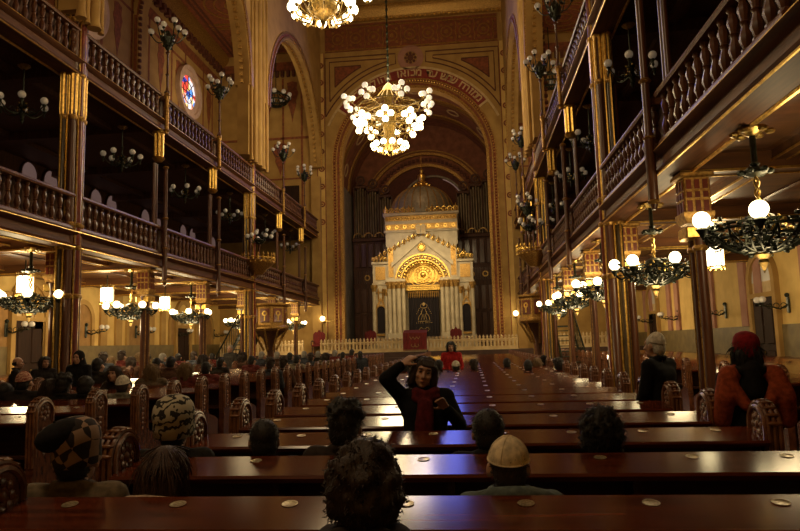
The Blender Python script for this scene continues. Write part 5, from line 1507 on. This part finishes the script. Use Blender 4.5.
o = sit('person in a dark and tan checked cap with a beige collar, front row far left', 78, 459, 0, .12, hair='short', hc='black', coat=(.17,.13,.085), hat='beanie', hatm=W['checkhat'], hatscale=1.05)
k = link('dark_cap_top', TM, o); k.location = Vector(POSE['seated']['H'])+Vector((-.03, -.03, .055)); k.scale = (.9, .9, .95); k.rotation_euler = (.25, -.35, 0); slotmat(k, cloth((.01,.009,.01)))
o = sit('person with long brown hair and a pale collar, front row left of centre', 168, 474, 0, -.1, hair='long', hc='auburn', coat=(.05,.03,.025))
mb = MB(); mb.tube([(.085*cos(2*pi*k/20), -.01+.085*sin(2*pi*k/20), .925+.01*sin(4*pi*k/20)) for k in range(21)], .028, 8); mb.tube([(-.19,-.07,.92),(-.09,-.12,.95),(0,-.14,.96),(.09,-.12,.95),(.19,-.07,.92)], .045, 8); mb.build('pale_collar', cloth((.55,.42,.32)), o)
sit('person in a white knitted hat with dark stripes, second row at the left', 175, 431, 1, .15, hair='short', hc='black', coat=(.02,.018,.016), hat='beanie', hatm=W['knithat'], hatscale=1.22)
sit('dark-haired person with one ear showing, second row beside the striped knitted hat', 264, 441, 1, .35, hair='short', hc='black', coat=(.015,.013,.013), hairscale=1.08)
sit('person with tousled dark hair in the second row, left of the waving woman', 346, 428, 1, -.1, hair='tousled', hc='black', coat=(.04,.03,.025), hairscale=1.12)
sit('dark-haired person seated just behind the cream skullcap man', 488, 433, 1, .1, hair='short', hc='black', coat=(.012,.012,.012), hairscale=1.12)
sit('person with bushy black hair in the second row at the right', 600, 436, 1, 0, hair='curly', hc='black', coat=(.012,.012,.012), hairscale=1.0)
# waving woman
wo = stand('woman in black coat and dark red scarf facing us, one arm raised to her head', 424, 373, 5.45, pi+.08, pose='waving', hair='bob', hc='brown', coat=(.008,.008,.01), face=True, hairscale=1.0)
mb = MB()
N = Vector(POSE['waving']['neck'])
for j in range(2):
    mb.tube([(N.x+(.088+.012*j)*cos(2*pi*k/24), N.y+.01+(.085+.01*j)*sin(2*pi*k/24), N.z-.0-.045*j+.012*sin(6*pi*k/24+j)) for k in range(25)], .036, 8)
cap(mb, (.01, .135, 1.13), (.03, .155, .98), .05, .055); cap(mb, (.03, .155, .98), (.035, .15, .76), .058, .06); cap(mb, (-.02, .14, 1.12), (-.03, .16, .99), .045, .04); cap(mb, (-.03, .16, .99), (-.01, .155, .82), .04, .045)
sc = link('scarf', remesh(mb, .012, 'scarf', cloth((.12,.014,.018)), 2), wo)
# standing elder and the red-hatted person at the right
stand('elderly man in a white skullcap and black overcoat standing in the right aisle', 654, 346, 7.2, .75, hair='short', hc='white', coat=(.007,.007,.008), hat='kippah', hatm=white, hatscale=.95)
o = stand('standing person in a red cap with a rust-red shawl over black, at the right edge', 746, 354, 5.6, -.1, hair='bob', hc='black', coat=(.008,.007,.007), hat='beanie', hatm=cloth((.26,.014,.018)), hatscale=1.02)
mb = MB()
for s in (-1, 1):
    cap(mb, (s*.05, .05, 1.36), (s*.17, -.06, 1.33), .07, .08); cap(mb, (s*.17, -.06, 1.33), (s*.22, -.1, 1.16), .085, .085); cap(mb, (s*.22, -.1, 1.16), (s*.24, -.04, .98), .08, .075); cap(mb, (s*.18, -.1, 1.28), (s*.08, -.14, 1.1), .06, .05)
sb = MB(); sb.tube([(.1*cos(2*pi*k/16), -.02+.09*sin(2*pi*k/16), 1.375) for k in range(17)], .04, 8); cap(sb, (0, -.1, 1.38), (0, -.13, 1.2), .075, .06)
link('neck_scarf', remesh(sb, .014, 'neck_scarf', cloth((.012,.01,.01)), 2), o)
link('shawl', remesh(mb, .016, 'shawl', cloth((.36,.07,.025)), 3), o)
# middle distance, right block
stand('person in a bright red jacket standing far down the pews, facing us', 451, 347, 16.4, pi, hair='bob', hc='black', coat=(.42,.02,.022), face=True, group=None)
sit('white skullcap seen in front of the red jacket', 456, 367, 12, 0, hair='short', hc='black', coat=(.03,.02,.02), hat='kippah', hatm=white, hatscale=1.0)
sit('dark head left of the white skullcap in the middle pews', 439, 366, 12, 0, hair='short', hc='black', coat=(.02,.015,.012), hairscale=1.1)
sit('dark head beside the raised elbow in the middle pews', 404, 367, 12, 0, hair='bob', hc='black', coat=(.02,.015,.012))
sit('head with spiky brown hair right of the white skullcap', 474, 366, 12, 0, hair='tousled', hc='brown', coat=(.03,.02,.015))
sit('dark round head with a red collar in the middle pews, left of the light-haired one', 507, 364, 13, 0, hair='short', hc='black', coat=(.15,.02,.02), hairscale=1.12)
sit('dark head directly beside the light-haired one in the middle pews', 528, 366.5, 11, 0, hair='short', hc='black', coat=(.02,.015,.015), hairscale=1.1)
sit('light-haired head in the middle pews', 537, 363.5, 13, 0, hair='bob', hc='blond', coat=(.05,.03,.02))
sit('tall dark head behind the light-haired one in the middle pews', 544, 361, 14, 0, hair='hood', hc=(.012,.01,.01), coat=(.015,.012,.012))
sit('rightmost dark head in the middle pews before the right aisle', 558.5, 366, 11, 0, hair='tousled', hc='black', coat=(.02,.015,.015), hairscale=1.1)
# left block, nearer
o = sit('person in a white skullcap and grey sweater seen from behind at the left', 124, 386, 6, -.1, dy=.42, hair='short', hc='brown', coat=(.2,.19,.15), hat='kippah', hatm=white, hatscale=.96)
sit('person in a red and white patterned skullcap at the far left', 25, 383, 6, 0, hair='short', hc='black', coat=(.025,.02,.018), hat='kippah', hatm=W['redkip'], hatscale=.97)
sit('dark head at the left edge below the patterned skullcap', 6, 393, 6, 0, hair='short', hc='black', coat=(.02,.016,.014), hairscale=1.1)
sit('broad dark head left of the white skullcap and grey sweater', 86, 387, 6, 0, hair='short', hc='black', coat=(.015,.013,.012), hairscale=1.15)
sit('dark head beside the patterned skullcap on its right', 64, 386, 6, .1, hair='tousled', hc='black', coat=(.015,.013,.012), hairscale=1.1)
sit('brown-haired head peeping low between two dark heads at the left', 51, 389, 6, 0, hair='bob', hc='brown', coat=(.02,.016,.014))
sit('woman with a brown fringe leaning over her desk at the left, facing us', 114, 374, 8, pi, dy=.55, pose='leaning', hair='bob', hc='brown', coat=(.035,.025,.018), face=True)
# left group standing by the pier
stand('bald man in a dark jacket turned to the right at the left edge', 18, 363, 12.6, -1.0, hair='fringe', hc='black', coat=(.025,.02,.018), face=True)
stand('dark-haired woman in a dark coat beside the bald man', 45, 362.5, 12.8, -2.2, hair='bob', hc='black', coat=(.025,.02,.02), face=True)
stand('woman in a dark hood standing before the nearer left pier', 78, 358, 12.4, pi, hair='hood', hc=(.012,.011,.012), coat=(.014,.014,.018), face=True)
stand('man in a grey coat standing facing us among the far left pews', 230, 349, 22.0, pi-.2, hair='short', hc='grey', coat=(.06,.055,.05), face=True)
# the crowd in the far pews, left
rr = random.Random(11)
coats = [((.03,.025,.02), 'black'), ((.10,.05,.03), 'brown'), ((.16,.12,.08), 'beige'), ((.05,.055,.07), 'slate'), ((.14,.03,.025), 'dark red'), ((.2,.17,.12), 'cream')]
hairs = [('short', 'black', 'black-haired'), ('bob', 'brown', 'brown-haired'), ('short', 'grey', 'grey-haired'), ('bob', 'blond', 'fair-haired'), ('tousled', 'brown', 'tousle-haired')]
CROWD = [(103,359,15),(112,362,14),(122,357,17),(131,362,14),(140,358,17),(147,360,15),(157,364,13),(163,358,17),(171,363,14),(178,358,18),(186,371,9),(194,357,19),(203,360,16),(212,357,19),(206,369,10),(221,363,14),(243,357,19),(252,361,15),(262,356,20),(270,365,12),(284,364,13),(277,356,20),(290,357,19),(297,360,16),(304,355,22),(311,358,19),(318,355,22),(326,357,19),(335,354,23),(343,356,21),(352,353,24),(360,355,22),(152,372,9),(98,366,11)]
taken = []
pending = []
for i, (px, py, n) in enumerate(CROWD):
    c, cn = coats[rr.randrange(len(coats))]; h, hc, hn = hairs[rr.randrange(len(hairs))]
    pending.append((px, py, n, c, cn, h, hc, hn))
tot = {}
for q in pending: tot.setdefault((q[4], q[7]), []).append(q[0])
for px, py, n, c, cn, h, hc, hn in pending:
    xs = sorted(tot[(cn, hn)]); lab = '%s person in a %s coat in the far left pews' % (hn, cn)
    if len(xs) > 1:
        k = xs.index(px); lab += ', %s' % ('leftmost such' if k == 0 else ORD(k)+' such')
    for dn in (0, 1, -1, 2, -2, 3, -3, 4, -4, 5, 6):
        p = atY(px, py, RY(n+dn)+.26)
        if (p.x > -7.0 and p.x < -5.0) or p.x < -11.3 or n+dn > 29: continue
        if all(abs(p.x-a) > .55 or abs(p.y-b) > .5 for a, b in taken): break
    n += dn; taken.append((p.x, p.y))
    sit(lab, px, py, n, rr.uniform(-.4, .4), hair=h, hc=hc, coat=c, group='seated congregation in the far left pews')

# ================================================================== LIGHT
plight((0, 26.6, 9.6), 900, .9, (1, .78, .42), 'nave_chandelier_light')
plight((0, 26.6, 12.9), 700, 1.2, (1, .78, .44), 'nave_chandelier_light')
plight((p2.x, 14.2, p2.z-.3), 260, .8, (1, .72, .38), 'nave_chandelier_light')
def alight(loc, to, power, size, col, name, sy=None):
    l = bpy.data.lights.new(name, 'AREA'); l.energy = power; l.color = col; l.size = size
    if sy: l.shape = 'RECTANGLE'; l.size_y = sy
    o = bpy.data.objects.new(name, l); COL.objects.link(o); o.location = loc
    o.rotation_euler = (Vector(to)-Vector(loc)).to_track_quat('-Z', 'Y').to_euler(); return o
for s in (-1, 1): alight((s*3.4, 34.5, 10.5), (s*.3, 44.5, 5.6), 48, .5, (1, .78, .42), 'ark_light').data.spread = rad(50)
plight((0, 43.6, 6.9), 8, .15, (1, .7, .3), 'ark_arch_light')
alight((-5.4, 43.4, 10), (0, 43.4, 9.5), 9, 1.0, (.45, .35, 1), 'apse_window_light', 3).data.spread = rad(100)
alight((.75, 37.8, 16.3), (1.6, 2, 1.0), 300, 3.3, (.14, .2, 1), 'desk_sheen_fill', 7.5)  # added blue lamp in mid-air, gives the pew desks their cool reflections
plight((0, 41.5, 14.5), 130, .8, (1, .66, .36), 'apse_fill')  # added warm fill that lifts the dark vault, no fixture here
for s in (-1, 1):
    for y in (8, 20.5, 33): plight((s*9.0, y, 15.0), 150, 1.2, (1, .74, .38), 'upper_aisle_fill')  # added lamps without fixtures, brighten the upper aisle walls
plight((0, 1.8, 9.4), 540, .8, (1, .72, .4), 'nave_chandelier_light')
w = bpy.data.worlds.new('world'); SC.world = w; w.use_nodes = True
w.node_tree.nodes['Background'].inputs[0].default_value = (.05, .03, .018, 1); w.node_tree.nodes['Background'].inputs[1].default_value = .3
SC.view_settings.view_transform = 'Standard'
SC.view_settings.look = 'None'
SC.view_settings.exposure = 0
